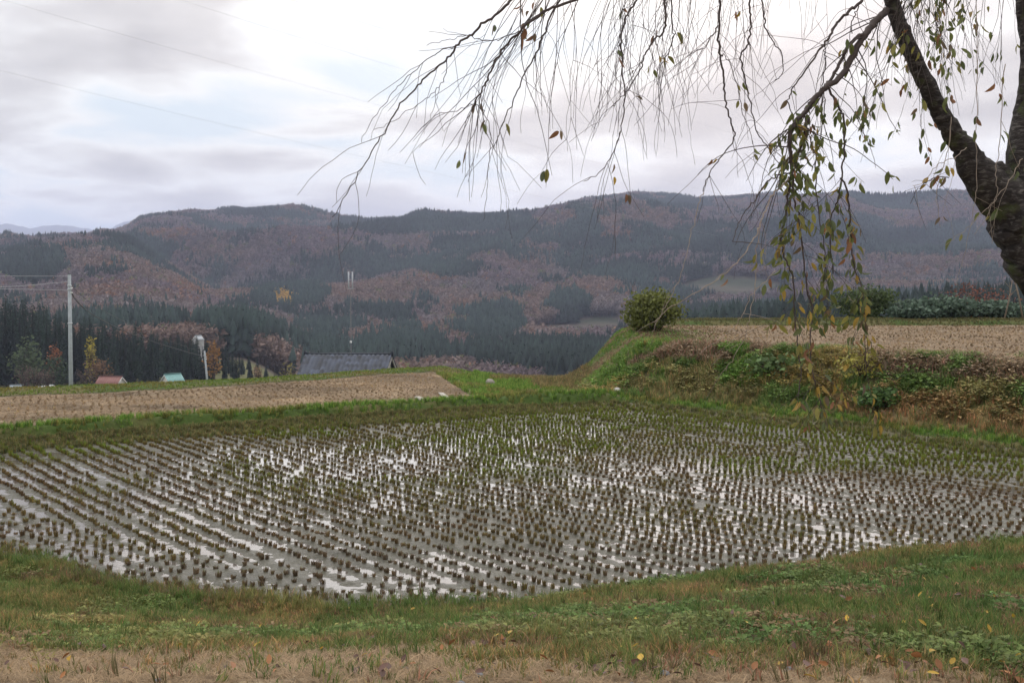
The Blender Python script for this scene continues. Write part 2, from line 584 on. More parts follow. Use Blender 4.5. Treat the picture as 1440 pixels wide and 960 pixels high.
def build_far():
    pxs = np.arange(-700, 2141, 8.0)
    ds = np.geomspace(48, 3300, 190)
    PX, D = np.meshgrid(pxs, ds)
    ang = np.arctan((PX - 720) / F)
    X, Y = (D * np.sin(ang)).ravel(), (D * np.cos(ang)).ravel()
    Z = far_z(X, Y) - .4
    P = np.stack([X, Y, Z], 1)
    ppx, ppy = project(P)
    n = fbm(X / 40., Y / 40., 3, 91)
    col = np.tile(np.array([.075, .06, .05]), (len(X), 1))
    near = D.ravel() < 420
    col[near] = np.array([.10, .10, .05])
    f = infield(ppx, ppy)
    stripe = (np.sin(D.ravel() / 9.0) > .1)
    col[f] = np.where(stripe[f][:, None], [.075, .065, .052], [.04, .046, .032])
    col *= (.75 + .5 * n)[:, None]
    me = mesh_np('hills', P, grid_faces(len(pxs), len(ds)), [simple('forest_floor', (1, 1, 1), 1, .05, .08, .3, attr=True)], True, col)
    tag(link('hills', me), 'forested hills rising beyond the valley', 'hills', kind='structure')
    # the palest range, far behind
    xs = np.array([-260, -120, -60, 0, 20, 45, 60, 78, 100, 125, 150, 165, 180, 200, 230, 300, 420])
    ys = np.array([330, 316, 326, 322, 322, 327, 324, 322, 323, 326, 331, 322, 315, 318, 326, 345, 372])
    px = np.arange(-400, 421, 5.0)
    Df = 9000.0
    rows = []
    for kk, (dd, w) in enumerate([(6500, 0), (7300, .3), (8200, .7), (9000, 1), (9900, .5), (10800, 0)]):
        a = np.arctan((px - 720) / F)
        zt = CAMZ + (390 - np.interp(px, xs, ys)) / F * Df
        zz = -80 + (zt + 80) * w + (fbm(px / 22., np.full_like(px, dd / 500.), 3, 99) - .5) * 120 * w * (w < 1) \
            + (fbm(px / 6., px * 0 + 3, 3, 98) - .5) * 14 * w
        rows.append(np.stack([dd * np.sin(a), dd * np.cos(a), zz], 1))
    P = np.concatenate(rows)
    me = mesh_np('far_hills', P, grid_faces(len(px), 6), [simple('far_forest', (.07, .075, .07), 1, .05, .002, .3)], True)
    tag(link('far_hills', me), 'pale distant mountain range behind the hills', 'hills', kind='structure')


build_ground()
build_far()

# ------------------------------------------------------------------ paddy: mud and standing water
XV, TH = -457.0, None
ROWDIR = np.array([(XV - 720) / F, 1.0]); ROWDIR /= np.linalg.norm(ROWDIR)   # along the planted rows
CRS = np.array([ROWDIR[1], -ROWDIR[0]])                                        # across them


def row_positions():
    out = []
    p = -22.0
    k = 0
    while p < 40:
        out.append(p)
        k += 1
        p += .262 if k % 6 else random.choice([.29, .34, .39])
    return np.array(out)


ROWS = row_positions()


def mud_height(X, Y):
    c = X * CRS[0] + Y * CRS[1]
    a = X * ROWDIR[0] + Y * ROWDIR[1]
    i = np.clip(np.searchsorted(ROWS, c), 1, len(ROWS) - 1)
    g0, g1 = ROWS[i - 1], ROWS[i]
    ph = (c - g0) / (g1 - g0)
    ridge = np.cos(2 * np.pi * ph)
    big = fbm(X * .28, Y * .28, 3, 101) - .5
    mid = fbm(X * 1.1, Y * 2.2, 3, 111) - .5
    fine = fbm(X * 6, Y * 8, 3, 121) - .5
    h = .0025 + .052 * big + .034 * mid + .036 * fine + .010 * ridge
    h += .017 * (vnoise(X * 13, Y * 15, 125) - .5) + .012 * (vnoise(X * 21, Y * 21, 126) - .5)
    h -= .007 * sm(-1.0, -7.0, X)
    h += .006 * sm(20, 25, Y)
    yn, yf = I(YN, X), I(YF, X)
    h += .012 * (1 - sm(.0, .5, Y - yn)) - .12 * (1 - sm(-.33, -.02, Y - yn)) + .045 * (1 - sm(.2, 1.2, yf - Y)) * (1 - sm(-2, 1.5, X)) + .09 * (1 - sm(-.1, .5, yf - Y))
    return h


def build_paddy():
    xs = np.arange(-17, 13.2, .05)
    ys = np.arange(10.6, 30.2, .05)
    X, Y = np.meshgrid(xs, ys)
    X, Y = X.ravel(), Y.ravel()
    z = mud_height(X, Y)
    keep = (Y > I(YN, X) - .35) & (Y < I(YF, X) + .9)
    fq = grid_faces(len(xs), len(ys))
    fq = fq[keep[fq].all(1)]
    used = np.unique(fq)
    re = np.full(len(X), -1); re[used] = np.arange(len(used))
    n = fbm(X * 1.7, Y * 1.7, 3, 131)
    col = np.array([.070, .066, .047]) * (.7 + .5 * n)[:, None]
    gr = (1 - sm(.1, 1.5, I(YF, X) - Y))[:, None]
    col = col * (1 - gr) + np.array([.085, .075, .035]) * gr
    mud = simple('wet_mud', (1, 1, 1), .46, .24, 30, .4, .8, attr=True, bscale=45)
    me = mesh_np('paddy_mud', np.stack([X, Y, z], 1)[used], re[fq], [mud], True, col[used])
    tag(link('paddy_mud', me), 'wet grey mud of the harvested paddy', 'mud', kind='structure')
    # water: a sheet cut to the paddy outline
    xw = np.arange(-17, 13.3, .25)
    V, Q = [], []
    for x in xw:
        a, b = float(I(YN, x)) - .55, float(I(YF, x)) + .35
        if b < a: b = a + .01
        V += [(x, a, 0), (x, b, 0)]
    for i in range(len(xw) - 1):
        Q.append((2 * i, 2 * i + 2, 2 * i + 3, 2 * i + 1))
    m, nt, out = new_mat('shallow_muddy_water')
    N = nt.nodes.new; L = nt.links.new
    b = N('ShaderNodeBsdfPrincipled')
    b.inputs['Base Color'].default_value = (.11, .098, .088, 1)
    b.inputs['Roughness'].default_value = .045
    b.inputs['IOR'].default_value = 1.35
    b.inputs['Specular IOR Level'].default_value = .5
    tc = N('ShaderNodeTexCoord'); nz = N('ShaderNodeTexNoise')
    mp = N('ShaderNodeMapping'); mp.inputs['Scale'].default_value = (3, 7, 1)
    L(tc.outputs['Object'], mp.inputs[0]); L(mp.outputs[0], nz.inputs['Vector'])
    nz.inputs['Scale'].default_value = 1.5; nz.inputs['Detail'].default_value = 4
    bp = N('ShaderNodeBump'); bp.inputs['Strength'].default_value = .12; bp.inputs['Distance'].default_value = .02
    L(nz.outputs['Fac'], bp.inputs['Height']); L(bp.outputs[0], b.inputs['Normal'])
    L(b.outputs[0], out.inputs['Surface'])
    me = mesh_np('paddy_water', V, np.array(Q), [m])
    tag(link('paddy_water', me), 'shallow standing water between the stubble rows', 'water', kind='structure')


build_paddy()

# ------------------------------------------------------------------ rice stubble


def stubble_mesh(seed, mat, green=.3):
    r = np.random.default_rng(seed)
    b = MB()
    # bundle of cut stems: a ragged dark core with separate straws round it
    k = 9
    ang = np.arange(k) * 2 * np.pi / k
    r0 = .019 * (1 + .25 * (r.random(k) - .5)); r1 = .027 * (1 + .3 * (r.random(k) - .5))
    h = .046 + .018 * r.random(k)
    lo = np.stack([r0 * np.cos(ang), r0 * np.sin(ang), np.full(k, -.03)], 1)
    hi = np.stack([r1 * np.cos(ang), r1 * np.sin(ang), h], 1)
    V = np.concatenate([lo, hi, [[0, 0, .040]]])
    q = [[j, (j + 1) % k, k + (j + 1) % k, k + j] for j in range(k)]
    t = [[k + j, k + (j + 1) % k, 2 * k] for j in range(k)]
    colr = np.concatenate([np.tile([.075, .055, .032], (k, 1)), np.tile([.10, .07, .04], (k, 1)), [[.035, .025, .016]]])
    V[:, :2] *= .8; V[k:, 2] *= .85
    b.add(V, t, q, colr)
    for i in range(30):
        a = r.random() * 6.283; rr = .013 + .016 * r.random(); ht = .045 + .030 * r.random()
        ox, oy = rr * math.cos(a), rr * math.sin(a)
        lx, ly = .35 * ox + .01 * (r.random() - .5), .35 * oy + .01 * (r.random() - .5)
        a2 = r.random() * 3.14; w = .0026
        dx, dy = w * math.cos(a2), w * math.sin(a2)
        c = np.array([.15, .10, .052]) * (.5 + 1.0 * r.random())
        b.add([[ox - dx, oy - dy, -.02], [ox + dx, oy + dy, -.02], [ox + lx + dx, oy + ly + dy, ht], [ox + lx - dx, oy + ly - dy, ht]],
              quads=[[0, 1, 2, 3]], col=c)
    for i in range(int(14 * green)):
        a = r.random() * 6.283; rr = .010 + .016 * r.random(); ht = .05 + .05 * r.random()
        ox, oy = rr * math.cos(a), rr * math.sin(a)
        l = .5 + .6 * r.random()
        w = .003
        dx, dy = -w * math.sin(a), w * math.cos(a)
        c = np.array([.13, .16, .045]) * (.6 + .7 * r.random())
        m = np.array([ox * (1 + l), oy * (1 + l), ht * .7]); e = np.array([ox * (1 + 2.4 * l), oy * (1 + 2.4 * l), ht])
        b.add([[ox - dx, oy - dy, .02], [ox + dx, oy + dy, .02], m + [dx, dy, 0], m - [dx, dy, 0], e],
              tris=[[3, 2, 4]], quads=[[0, 1, 2, 3]], col=c)
    return b.mesh('stubble', [mat])


def build_stubble():
    m_one = simple('stubble_straw', (1, 1, 1), .8, .25, 60, .3, attr=True, rnd=.3, transl=.15)
    m_many = simple('stubble_straw_far', (1, 1, 1), .8, .25, 60, .2, attr=True, inst=True, transl=.15)
    pts = []
    for ri, c in enumerate(ROWS):
        a = np.arange(-10, 60, .132)
        a = a + rng.normal(0, .012, len(a)) + rng.random() * .15
        cc = c + rng.normal(0, .009, len(a)) + .03 * np.sin(a * .5 + ri * .2)
        pts.append(np.stack([a * ROWDIR[0] + cc * CRS[0], a * ROWDIR[1] + cc * CRS[1]], 1))
    P = np.concatenate(pts)
    X, Y = P[:, 0], P[:, 1]
    yn, yf = I(YN, X), I(YF, X)
    hw = np.interp(X, [-12, -3, -1, 0], [1.7, 1.5, .9, .1])
    keep = (Y > yn + .12 + hw) & (Y < yf - .15) & (X > -15) & (X < 12.3)
    P = P[keep]
    # headland rows that follow the near edge on the left
    hl = []
    for j in range(6):
        x = np.arange(-14, 0.2, .145)
        x = x + rng.normal(0, .03, len(x))
        y = I(YN, x) + .20 + j * .27 + rng.normal(0, .035, len(x))
        ok = (j * .27 + .1) < np.interp(x, [-12, -3, -1, 0], [1.7, 1.5, .9, .1])
        hl.append(np.stack([x, y], 1)[ok])
    P = np.concatenate([P] + hl)
    P = P[rng.random(len(P)) > .03 + .12 * (fbm(P[:, 0] * .9, P[:, 1] * .9, 2, 145) > .66)]
    z = np.maximum(mud_height(P[:, 0], P[:, 1]), -.015)
    P3 = np.concatenate([P, z[:, None]], 1)
    px, py = project(P3)
    inv = (px > -60) & (px < 1500)
    P3, px, py = P3[inv], px[inv], py[inv]
    X, Y = P3[:, 0], P3[:, 1]
    gn = fbm(X * .45, Y * .45, 3, 141)
    gn2 = fbm(X * 2.5, Y * 2.5, 2, 151)
    edge = I(YF, X) - Y
    gness = .38 * sm(16, 23, Y) + .75 * sm(.42, .66, gn) + .7 * sm(7, 1, edge) * sm(-4, 1, X) + .3 * (gn2 - .5) + .4 * sm(4, 9, X) * sm(9, 3, edge)
    gness = np.clip(gness * (.45 + .55 * sm(14, 21, Y)), 0, 1)
    dist = np.hypot(X, Y)
    # those that show largest and are not hidden by the bank
    vis = (px > 2) & (px < 1438) & (py < np.interp(px, [0, 100, 200, 300, 480, 600, 700, 800, 1000, 1200, 1440], [772, 806, 830, 846, 846, 838, 824, 816, 798, 778, 748]))
    order = np.argsort(np.where(vis, dist, 1e9))
    near = order[:300]
    rest = np.setdiff1d(np.arange(len(X)), near)
    var = [stubble_mesh(200 + i, m_one, g) for i, g in enumerate((.1, .25, .45, .2, .8))]
    for i in near:
        k = int(min(4, max(0, round(gness[i] * 3 + random.random() * 1.2 - .3))))
        o = link('rice_stubble', var[k], loc=P3[i], rot=(random.uniform(-.12, .12), random.uniform(-.12, .12), random.random() * 6.28),
                 scale=[random.uniform(.68, 1.1)] * 2 + [random.uniform(.5, 1.0)])
        lb, gp = (('bare brown cut rice stubble clump in wet mud below the near bank', 'bare stubble clumps along the near bank'),
                  ('cut rice stubble clump with a few green shoots below the near bank', 'sprouting stubble clumps along the near bank'),
                  ('cut rice stubble clump thick with green regrowth below the near bank', 'green stubble clumps along the near bank'))[(0, 1, 1, 1, 2)[k] if k != 2 else 1]
        tag(o, lb, 'stubble', gp)
    src = source_collection('stubble_source', [stubble_mesh(220 + i, m_many, g) for i, g in enumerate((.1, .2, .5, .9, 1.3))])
    n = len(rest)
    k = np.clip(np.round(gness[rest] * 4 + rng.random(n) * 1.0 - .4), 0, 4).astype(int)
    tint = np.array([1.12, 1.02, .9]) * (1 - gness[rest])[:, None] + np.array([1.25, 1.6, .65]) * gness[rest][:, None]
    tint = tint * (.7 + .55 * rng.random(n))[:, None]
    scl = np.stack([rng.uniform(.68, 1.12, n)] * 2 + [rng.uniform(.45, 1.0, n) * (1 + .4 * gness[rest])], 1)
    scatter('rice_stubble_rows', P3[rest], rng.random(n) * 6.28, scl, k, tint, src,
            'rows of cut rice stubble across the flooded paddy', 'stubble')
    # dry stubble in the upper field on the left and on the terrace
    pts = []
    d2 = np.array([.93, .36]); d2 /= np.linalg.norm(d2); c2 = np.array([-d2[1], d2[0]])
    for c in np.arange(5, 50, .32):
        a = np.arange(-40, 45, .2)
        a = a + rng.normal(0, .03, len(a)); cc = c + rng.normal(0, .03, len(a))
        pts.append(np.stack([a * d2[0] + cc * c2[0], a * d2[1] + cc * c2[1]], 1))
    P = np.concatenate(pts); X, Y = P[:, 0], P[:, 1]
    z, s, t, tb, xr, mL, mR, back = zone(X, Y)
    lf = (t > 1.1) & (tb < -.2) & (X < xr - .25) & (X > -18)
    tf = (t > 6.0) & (Y < 42) & (X > 6) & (rng.random(len(X)) > .45) & (X < 24)
    ok = lf | tf
    P = P[ok]; P3 = np.concatenate([P, near_z(P[:, 0], P[:, 1])[:, None]], 1)
    n = len(P3)
    nn = fbm(P[:, 0] * .5, P[:, 1] * .5, 3, 161)
    tint = np.array([2.5, 2.6, 3.0]) * (.25 + 1.4 * nn)[:, None] * (.75 + .5 * rng.random(n))[:, None]
    scatter('dry_stubble', P3, rng.random(n) * 6.28, rng.uniform(.5, .95, n), rng.integers(0, 2, n), tint, src,
            'dry straw stubble rows in the upper fields', 'stubble')


build_stubble()

# ------------------------------------------------------------------ grass, weeds


def tuft_mesh(seed, mat, n=16, h=.07, spread=.03, w=.0028, lean=.7, flat=0.0, dryf=.25):
    r = np.random.default_rng(seed)
    b = MB()
    for i in range(n):
        a = r.random() * 6.283
        rr = spread * math.sqrt(r.random())
        ox, oy = rr * math.cos(r.random() * 6.28), rr * math.sin(r.random() * 6.28)
        hh = h * (.45 + .75 * r.random()); ln = lean * hh * (.4 + r.random())
        if flat:
            ln = hh * (1 + r.random()); hh = hh * flat * r.random()
        ca, sa = math.cos(a), math.sin(a)
        ww = w * (.7 + .6 * r.random())
        dx, dy = -sa * ww, ca * ww
        c = np.array([.75, .9, .8]) * (.7 + .6 * r.random())
        if flat: c = np.array([1.1, 1.02, .92]) * (.65 + .7 * r.random())
        elif r.random() < dryf: c = np.array([1.9, 1.35, 1.6]) * (.7 + .5 * r.random())
        m = np.array([ox + ca * ln * .35, oy + sa * ln * .35, hh * .65])
        e = np.array([ox + ca * ln, oy + sa * ln, hh * (1.0 if not flat else .6)])
        b.add([[ox - dx, oy - dy, -.01], [ox + dx, oy + dy, -.01], m + [dx * .9, dy * .9, 0], m - [dx * .9, dy * .9, 0], e],
              tris=[[3, 2, 4]], quads=[[0, 1, 2, 3]], col=c)
    return b.mesh('tuft', [mat])


def leafy_mesh(seed, mat, n=26, h=.22, rad=.16, leaf=.05):
    r = np.random.default_rng(seed)
    b = MB()
    for i in range(n):
        a = r.random() * 6.283; rr = rad * math.sqrt(r.random()); z = h * (.15 + .85 * r.random()) * (1 - .5 * (rr / rad) ** 2)
        c0 = np.array([rr * math.cos(a), rr * math.sin(a), z])
        d = np.array([math.cos(a + r.normal(0, .6)), math.sin(a + r.normal(0, .6)), r.uniform(-.5, .5)]); d /= np.linalg.norm(d)
        s_ = np.cross(d, [0, 0, 1]); s_ /= np.linalg.norm(s_) + 1e-6
        l = leaf * (.6 + .8 * r.random()); w = l * .33
        up = np.array([0, 0, .15 * l])
        V = [c0, c0 + d * l * .5 + s_ * w + up, c0 + d * l, c0 + d * l * .5 - s_ * w + up]
        b.add(V, tris=[[0, 1, 2], [0, 2, 3]], col=np.array([1, 1, 1]) * (.6 + .8 * r.random()))
    for i in range(5):
        a = r.random() * 6.283
        e = np.array([.6 * rad * math.cos(a), .6 * rad * math.sin(a), h * .8])
        b.add([[0, -.003, 0], [0, .003, 0], e + [0, .002, 0], e - [0, .002, 0]], quads=[[0, 1, 2, 3]], col=[.9, .7, .5])
    return b.mesh('leafy', [mat])


def build_grass():
    gm = simple('grass_blade', (1, 1, 1), .75, .2, 20, .15, attr=True, inst=True, transl=.3)
    src = [tuft_mesh(300 + i, gm, 16, .06, .035) for i in range(3)]                       # 0-2 short turf
    src += [tuft_mesh(310 + i, gm, 16, .13, .03, .0026, .45) for i in range(2)]           # 3-4 upright
    src += [tuft_mesh(320 + i, gm, 16, .07, .06, .0022, 1, .22, .5) for i in range(3)]    # 5-7 lying dry blades
    src += [tuft_mesh(330 + i, gm, 22, .22, .07, .006, .6) for i in range(2)]             # 8-9 coarse far tufts
    src += [leafy_mesh(340 + i, gm, 26, .07, .09, .035) for i in range(2)]                # 10-11 low broadleaf
    src += [leafy_mesh(350 + i, gm, 46, .30, .22, .085) for i in range(3)]                # 12-14 tall weeds
    coll = source_collection('herb_source', src)
    # ---- foreground bank
    n = 88000
    Y = 3.6 + 9.6 * rng.random(n) ** .85
    X = (rng.random(n) - .5) * (.98 * Y + 1.2)
    # left corner where the bank swings away
    n2 = 14000
    X = np.concatenate([X, -2.5 - 6 * rng.random(n2)]); Y = np.concatenate([Y, 9 + 7 * rng.random(n2)])
    z, s, *_ = zone(X, Y)
    ok = (s > np.where(X < 0, -.32 * rng.random(len(s)), -.1)) & (X > -.52 * Y - .6)
    X, Y, s = X[ok], Y[ok], s[ok]
    z = np.maximum(near_z(X, Y), .0)
    n = len(X)
    n1 = fbm(X * .9, Y * .9, 4, 31); n2_ = fbm(X * 2.3, Y * 2.3, 3, 171); n3 = fbm(X * .8 + 40, Y * .8, 3, 181)
    yd = 6.75 - .5 * (X + 1) + (n1 - .5) * 2.8
    dry = 1 - sm(-.6, .5, Y - yd + (rng.random(n) - .5) * .8)
    isdry = rng.random(n) < dry * .955
    patch = rng.random(n) < .7 * sm(.46, .62, n2_)       # thinner, browned patches within the turf
    edge = s < .45
    idx = rng.integers(0, 3, n)
    idx = np.where(rng.random(n) < .04, rng.integers(3, 5, n), idx)
    idx = np.where(edge & (rng.random(n) < .4), rng.integers(3, 5, n), idx)
    idx = np.where((n3 > .62) & (rng.random(n) < .25), rng.integers(10, 12, n), idx)
    lush = sm(.45, .65, n3) * sm(-4, 3, X)
    green = np.array([.13, .17, .05]); lushc = np.array([.068, .135, .036]); yel = np.array([.24, .20, .075])
    w = sm(.35, .7, fbm(X * 1.4, Y * 1.4, 3, 191))[:, None]
    tint = green * (1 - w) + yel * w
    tint = tint * (1 - lush[:, None] * .7) + lushc * lush[:, None] * .7
    tint = np.where(patch[:, None], np.array([.20, .14, .075]), tint)
    dcol = np.array([.31, .24, .16]) * (1 + .3 * (n2_ - .5))[:, None]
    tint = np.where(isdry[:, None], dcol * .85, tint)
    idx = np.where(isdry | (patch & (rng.random(n) < .6)), rng.integers(5, 8, n), idx)
    tint = tint * (.65 + .7 * rng.random(n))[:, None]
    scl = rng.uniform(.5, 1.1, n) * (1 - .2 * isdry) * np.where(edge, 1.0, 1)
    rot = np.stack([rng.normal(0, .15, n), rng.normal(0, .15, n), rng.random(n) * 6.28], 1)
    scatter('foreground_grass', np.stack([X, Y, z], 1), rot, scl, idx, tint, coll,
            'short green turf and trodden dry grass on the near bank', 'grass')
    # ---- bunds and field edges
    n = 70000
    X = rng.uniform(-17, 14, n); Y = rng.uniform(17, 39, n)
    z, s, t, tb, xr, mL, mR, back = zone(X, Y)
    b1 = (t > .0) & (t < 1.15)
    b2 = (tb > .05) & (back < 2.5) & (mL > .3)
    b3 = (X > xr) & (X < 3.2) & (t > 0) & (back < 3)
    ok = (b1 | b2 | b3) & ~((X > 2.5) & (t > 1.15))
    X, Y, t, mL = X[ok], Y[ok], t[ok], mL[ok]
    b3 = b3[ok]; b2 = b2[ok]
    n = len(X)
    z = near_z(X, Y)
    tint = np.array([.16, .27, .05]) * (.55 + .8 * rng.random(n))[:, None]
    nn = fbm(X * .9, Y * .9, 3, 201)
    tint = np.where((nn > .56)[:, None], tint * [1.3, .85, 1.2], tint)
    gapm = b3 & (t > 1.4) & (fbm(X * .8, Y * .8, 3, 77) + .12 * X > .55)
    tint = np.where(gapm[:, None], np.array([.21, .18, .08]) * (.6 + .8 * rng.random(n))[:, None], tint)
    tint = np.where((b2 & ~b3)[:, None], tint * [1.0, .85, .9], tint)
    scatter('bund_grass', np.stack([X, Y, z], 1), rng.random(n) * 6.28, rng.uniform(.3, .68, n) * np.where(b2, .42, 1), rng.integers(8, 10, n), tint, coll,
            'bright green grass on the low bunds round the fields', 'grass')
    # ---- weedy slope, mound and terrace edge on the right
    n = 62000
    X = rng.uniform(1.4, 24, n); Y = rng.uniform(18, 45.5, n)
    z, s, t, tb, xr, mL, mR, back = zone(X, Y)
    slope = (t > .9) & (t < 5.5 + (fbm(X, Y, 2, 3) - .5) * 2)
    rim = (Y > 42) & (back < 2)
    mound = (X < 7) & (t > 1)
    litter = (t >= 5) & (Y < 42.2) & (rng.random(n) < .6)
    ok = (mR > .02) & (slope | rim | mound | litter) & (X < .56 * Y + 1)
    X, Y, t, mR, rim, litter, slope, mound = [q[ok] for q in (X, Y, t, mR, rim, litter, slope, mound)]
    z = near_z(X, Y)
    n = len(X)
    na, nb, nc = fbm(X * .55, Y * .55, 3, 211), fbm(X * .8, Y * .8, 3, 221), fbm(X * .4, Y * .4, 3, 231)
    olive = np.array([.24, .22, .09]); grn = np.array([.13, .20, .055]); brn = np.array([.25, .185, .12]); rst = np.array([.31, .21, .095]); yl = np.array([.34, .28, .10])
    tint = np.tile(olive, (n, 1))
    tint = np.where((na > .55)[:, None], grn, tint)
    tint = np.where(((nb > .58) & (t > 3.2))[:, None], brn, tint)
    tint = np.where(((nc > .54) & (nb < .5))[:, None], yl * .8, tint)
    low = (t < 2.6) & (X > 7.5)
    tint = np.where((low & (rng.random(n) < .65))[:, None], rst, tint)
    grm = (X < 6.2) & (t > 2.2) & (nb < .57)
    tint = np.where((grm & (rng.random(n) < .8))[:, None], np.array([.13, .225, .045]), tint)
    crest = mound & (t > 5) & (X > 4)
    tint = np.where((crest & (rng.random(n) < .7))[:, None], np.array([.15, .11, .065]), tint)
    idx = rng.integers(8, 10, n)
    leafy = slope & (t > 1.6) & (rng.random(n) < np.where(X > 5.5, .28, .15))
    idx = np.where(leafy, rng.integers(12, 15, n), idx)
    lit = litter & ~slope & ~(mound & (X < 5.5))
    idx = np.where(lit, rng.integers(5, 8, n), idx)
    tint = np.where(lit[:, None], np.array([.30, .235, .165]) * .9, tint)
    tint = np.where(rim[:, None], np.array([.12, .12, .05]), tint)
    tint = tint * (.7 + .8 * rng.random(n))[:, None]
    scl = rng.uniform(.5, 1.15, n) * np.where(lit, 2.6, 1.0) * np.where(t < 1.6, .8, 1.0)
    scl = np.where(leafy & (X > 8), scl * 1.1, scl) * np.where(lit, 1, 1 - .62 * sm(3.6, 5.0, t))
    scl = np.where(crest & ~lit, scl * .8, scl)
    scatter('bank_weeds', np.stack([X, Y, z], 1), rng.random(n) * 6.28, scl, idx, tint, coll,
            'tangled green and rust weeds on the slope below the terrace', 'weeds')
    # ---- straw litter on the left field
    n = 20000
    X = rng.uniform(-17, -.5, n); Y = rng.uniform(20, 37, n)
    z, s, t, tb, xr, mL, mR, back = zone(X, Y)
    ok = (t > 1) & (tb < 0) & (X < xr)
    X, Y = X[ok], Y[ok]; n = len(X)
    nn = fbm(X * .6, Y * .9, 3, 241)
    tint = np.array([.37, .295, .21]) * (.4 + .9 * nn)[:, None] * (.7 + .5 * rng.random(n))[:, None]
    scatter('straw_litter', np.stack([X, Y, near_z(X, Y) + .01], 1), rng.random(n) * 6.28, rng.uniform(1.4, 2.6, n), rng.integers(5, 8, n), tint, coll,
            'loose straw strewn over the harvested upper field', 'straw')
    # ---- wet weeds along the far water's edge
    n = 9000
    X = rng.uniform(-16, 11, n); e = rng.random(n) ** 1.6 * 1.0
    Y = I(YF, X) - e + .1
    ok = (X < .5) | (rng.random(n) < .5)
    X, Y = X[ok], Y[ok]; n = len(X)
    tint = np.array([.18, .18, .07]) * (.5 + .9 * rng.random(n))[:, None]
    scatter('waterside_weeds', np.stack([X, Y, np.maximum(mud_height(X, Y), -.01)], 1), rng.random(n) * 6.28, rng.uniform(.25, .55, n), rng.integers(8, 10, n), tint, coll,
            'olive weeds along the far edge of the water', 'weeds')


build_grass()
# ------------------------------------------------------------------ forest on the hills (one far mass)


def far_conifer(seed, mat):
    r = np.random.default_rng(seed)
    b = MB()
    k = 7
    ang = np.arange(k) * 2 * np.pi / k
    for (z0, z1, r0) in ((1.5, 7, 2.3), (4.5, 10.5, 1.9), (8, 14, 1.3)):
        ra = r0 * (.75 + .5 * r.random(k))
        V = np.concatenate([np.stack([ra * np.cos(ang), ra * np.sin(ang), z0 + r.random(k)], 1), [[0, 0, z1]]])
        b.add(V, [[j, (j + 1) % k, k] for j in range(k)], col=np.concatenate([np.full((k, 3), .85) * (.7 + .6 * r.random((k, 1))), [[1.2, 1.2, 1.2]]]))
    for i in range(26):
        z = 1.5 + 11.5 * r.random(); a = r.random() * 6.28; rr = 2.7 * (1 - z / 15)
        c = np.array([rr * math.cos(a), rr * math.sin(a), z])
        b.add(c + (r.random((3, 3)) - .5) * 1.3, [[0, 1, 2]], col=np.array([1, 1, 1]) * (.7 + .7 * r.random()))
    return b.mesh('conifer', [mat])


def far_broadleaf(seed, mat, n=64):
    r = np.random.default_rng(seed)
    b = MB()
    for i in range(n):
        v = r.normal(size=3); v /= np.linalg.norm(v)
        rad = r.random() ** .35
        c = np.array([v[0] * 3.7 * rad, v[1] * 3.7 * rad, 6.3 + v[2] * 3.6 * rad])
        q = (r.random((3, 3)) - .5) * 2.6
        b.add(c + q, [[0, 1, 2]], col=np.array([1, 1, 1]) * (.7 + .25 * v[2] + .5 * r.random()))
    for j in range(2):
        b.tube([[0, 0, 0], [.3 * (j - .5), .2, 4], [1.2 * (j - .5), .4 * j, 7.5]], [.22, .16, .05], 3, col=[.8, .75, .75], cap=False)
    return b.mesh('broadleaf', [mat])


CONI = [(600, 322, 175, 17), (40, 385, 60, 34), (205, 352, 62, 15), (215, 368, 26, 14), (410, 425, 62, 30), (455, 395, 40, 12),
        (690, 465, 52, 38), (800, 440, 34, 20), (560, 505, 70, 24), (760, 520, 120, 26), (460, 474, 60, 14), (630, 385, 60, 16),
        (870, 390, 60, 18), (1000, 345, 90, 22), (1150, 330, 130, 22), (1300, 345, 160, 26), (1080, 370, 70, 14), (545, 455, 36, 14),
        (820, 330, 26, 40), (345, 490, 70, 18), (380, 305, 90, 9), (950, 290, 60, 12)]
YELL = [(398, 432, 22, 15)]
RUST = [(262, 420, 36, 22), (150, 425, 30, 14), (580, 465, 14, 6), (610, 400, 40, 12), (860, 345, 60, 18),
        (1330, 392, 60, 9), (700, 345, 60, 10), (240, 335, 40, 9)]


def inell(px, py, L_):
    m = np.zeros(np.shape(px))
    for (a, b, rx, ry) in L_:
        m = np.maximum(m, 1 - ((px - a) / rx) ** 2 - ((py - b) / ry) ** 2)
    return m


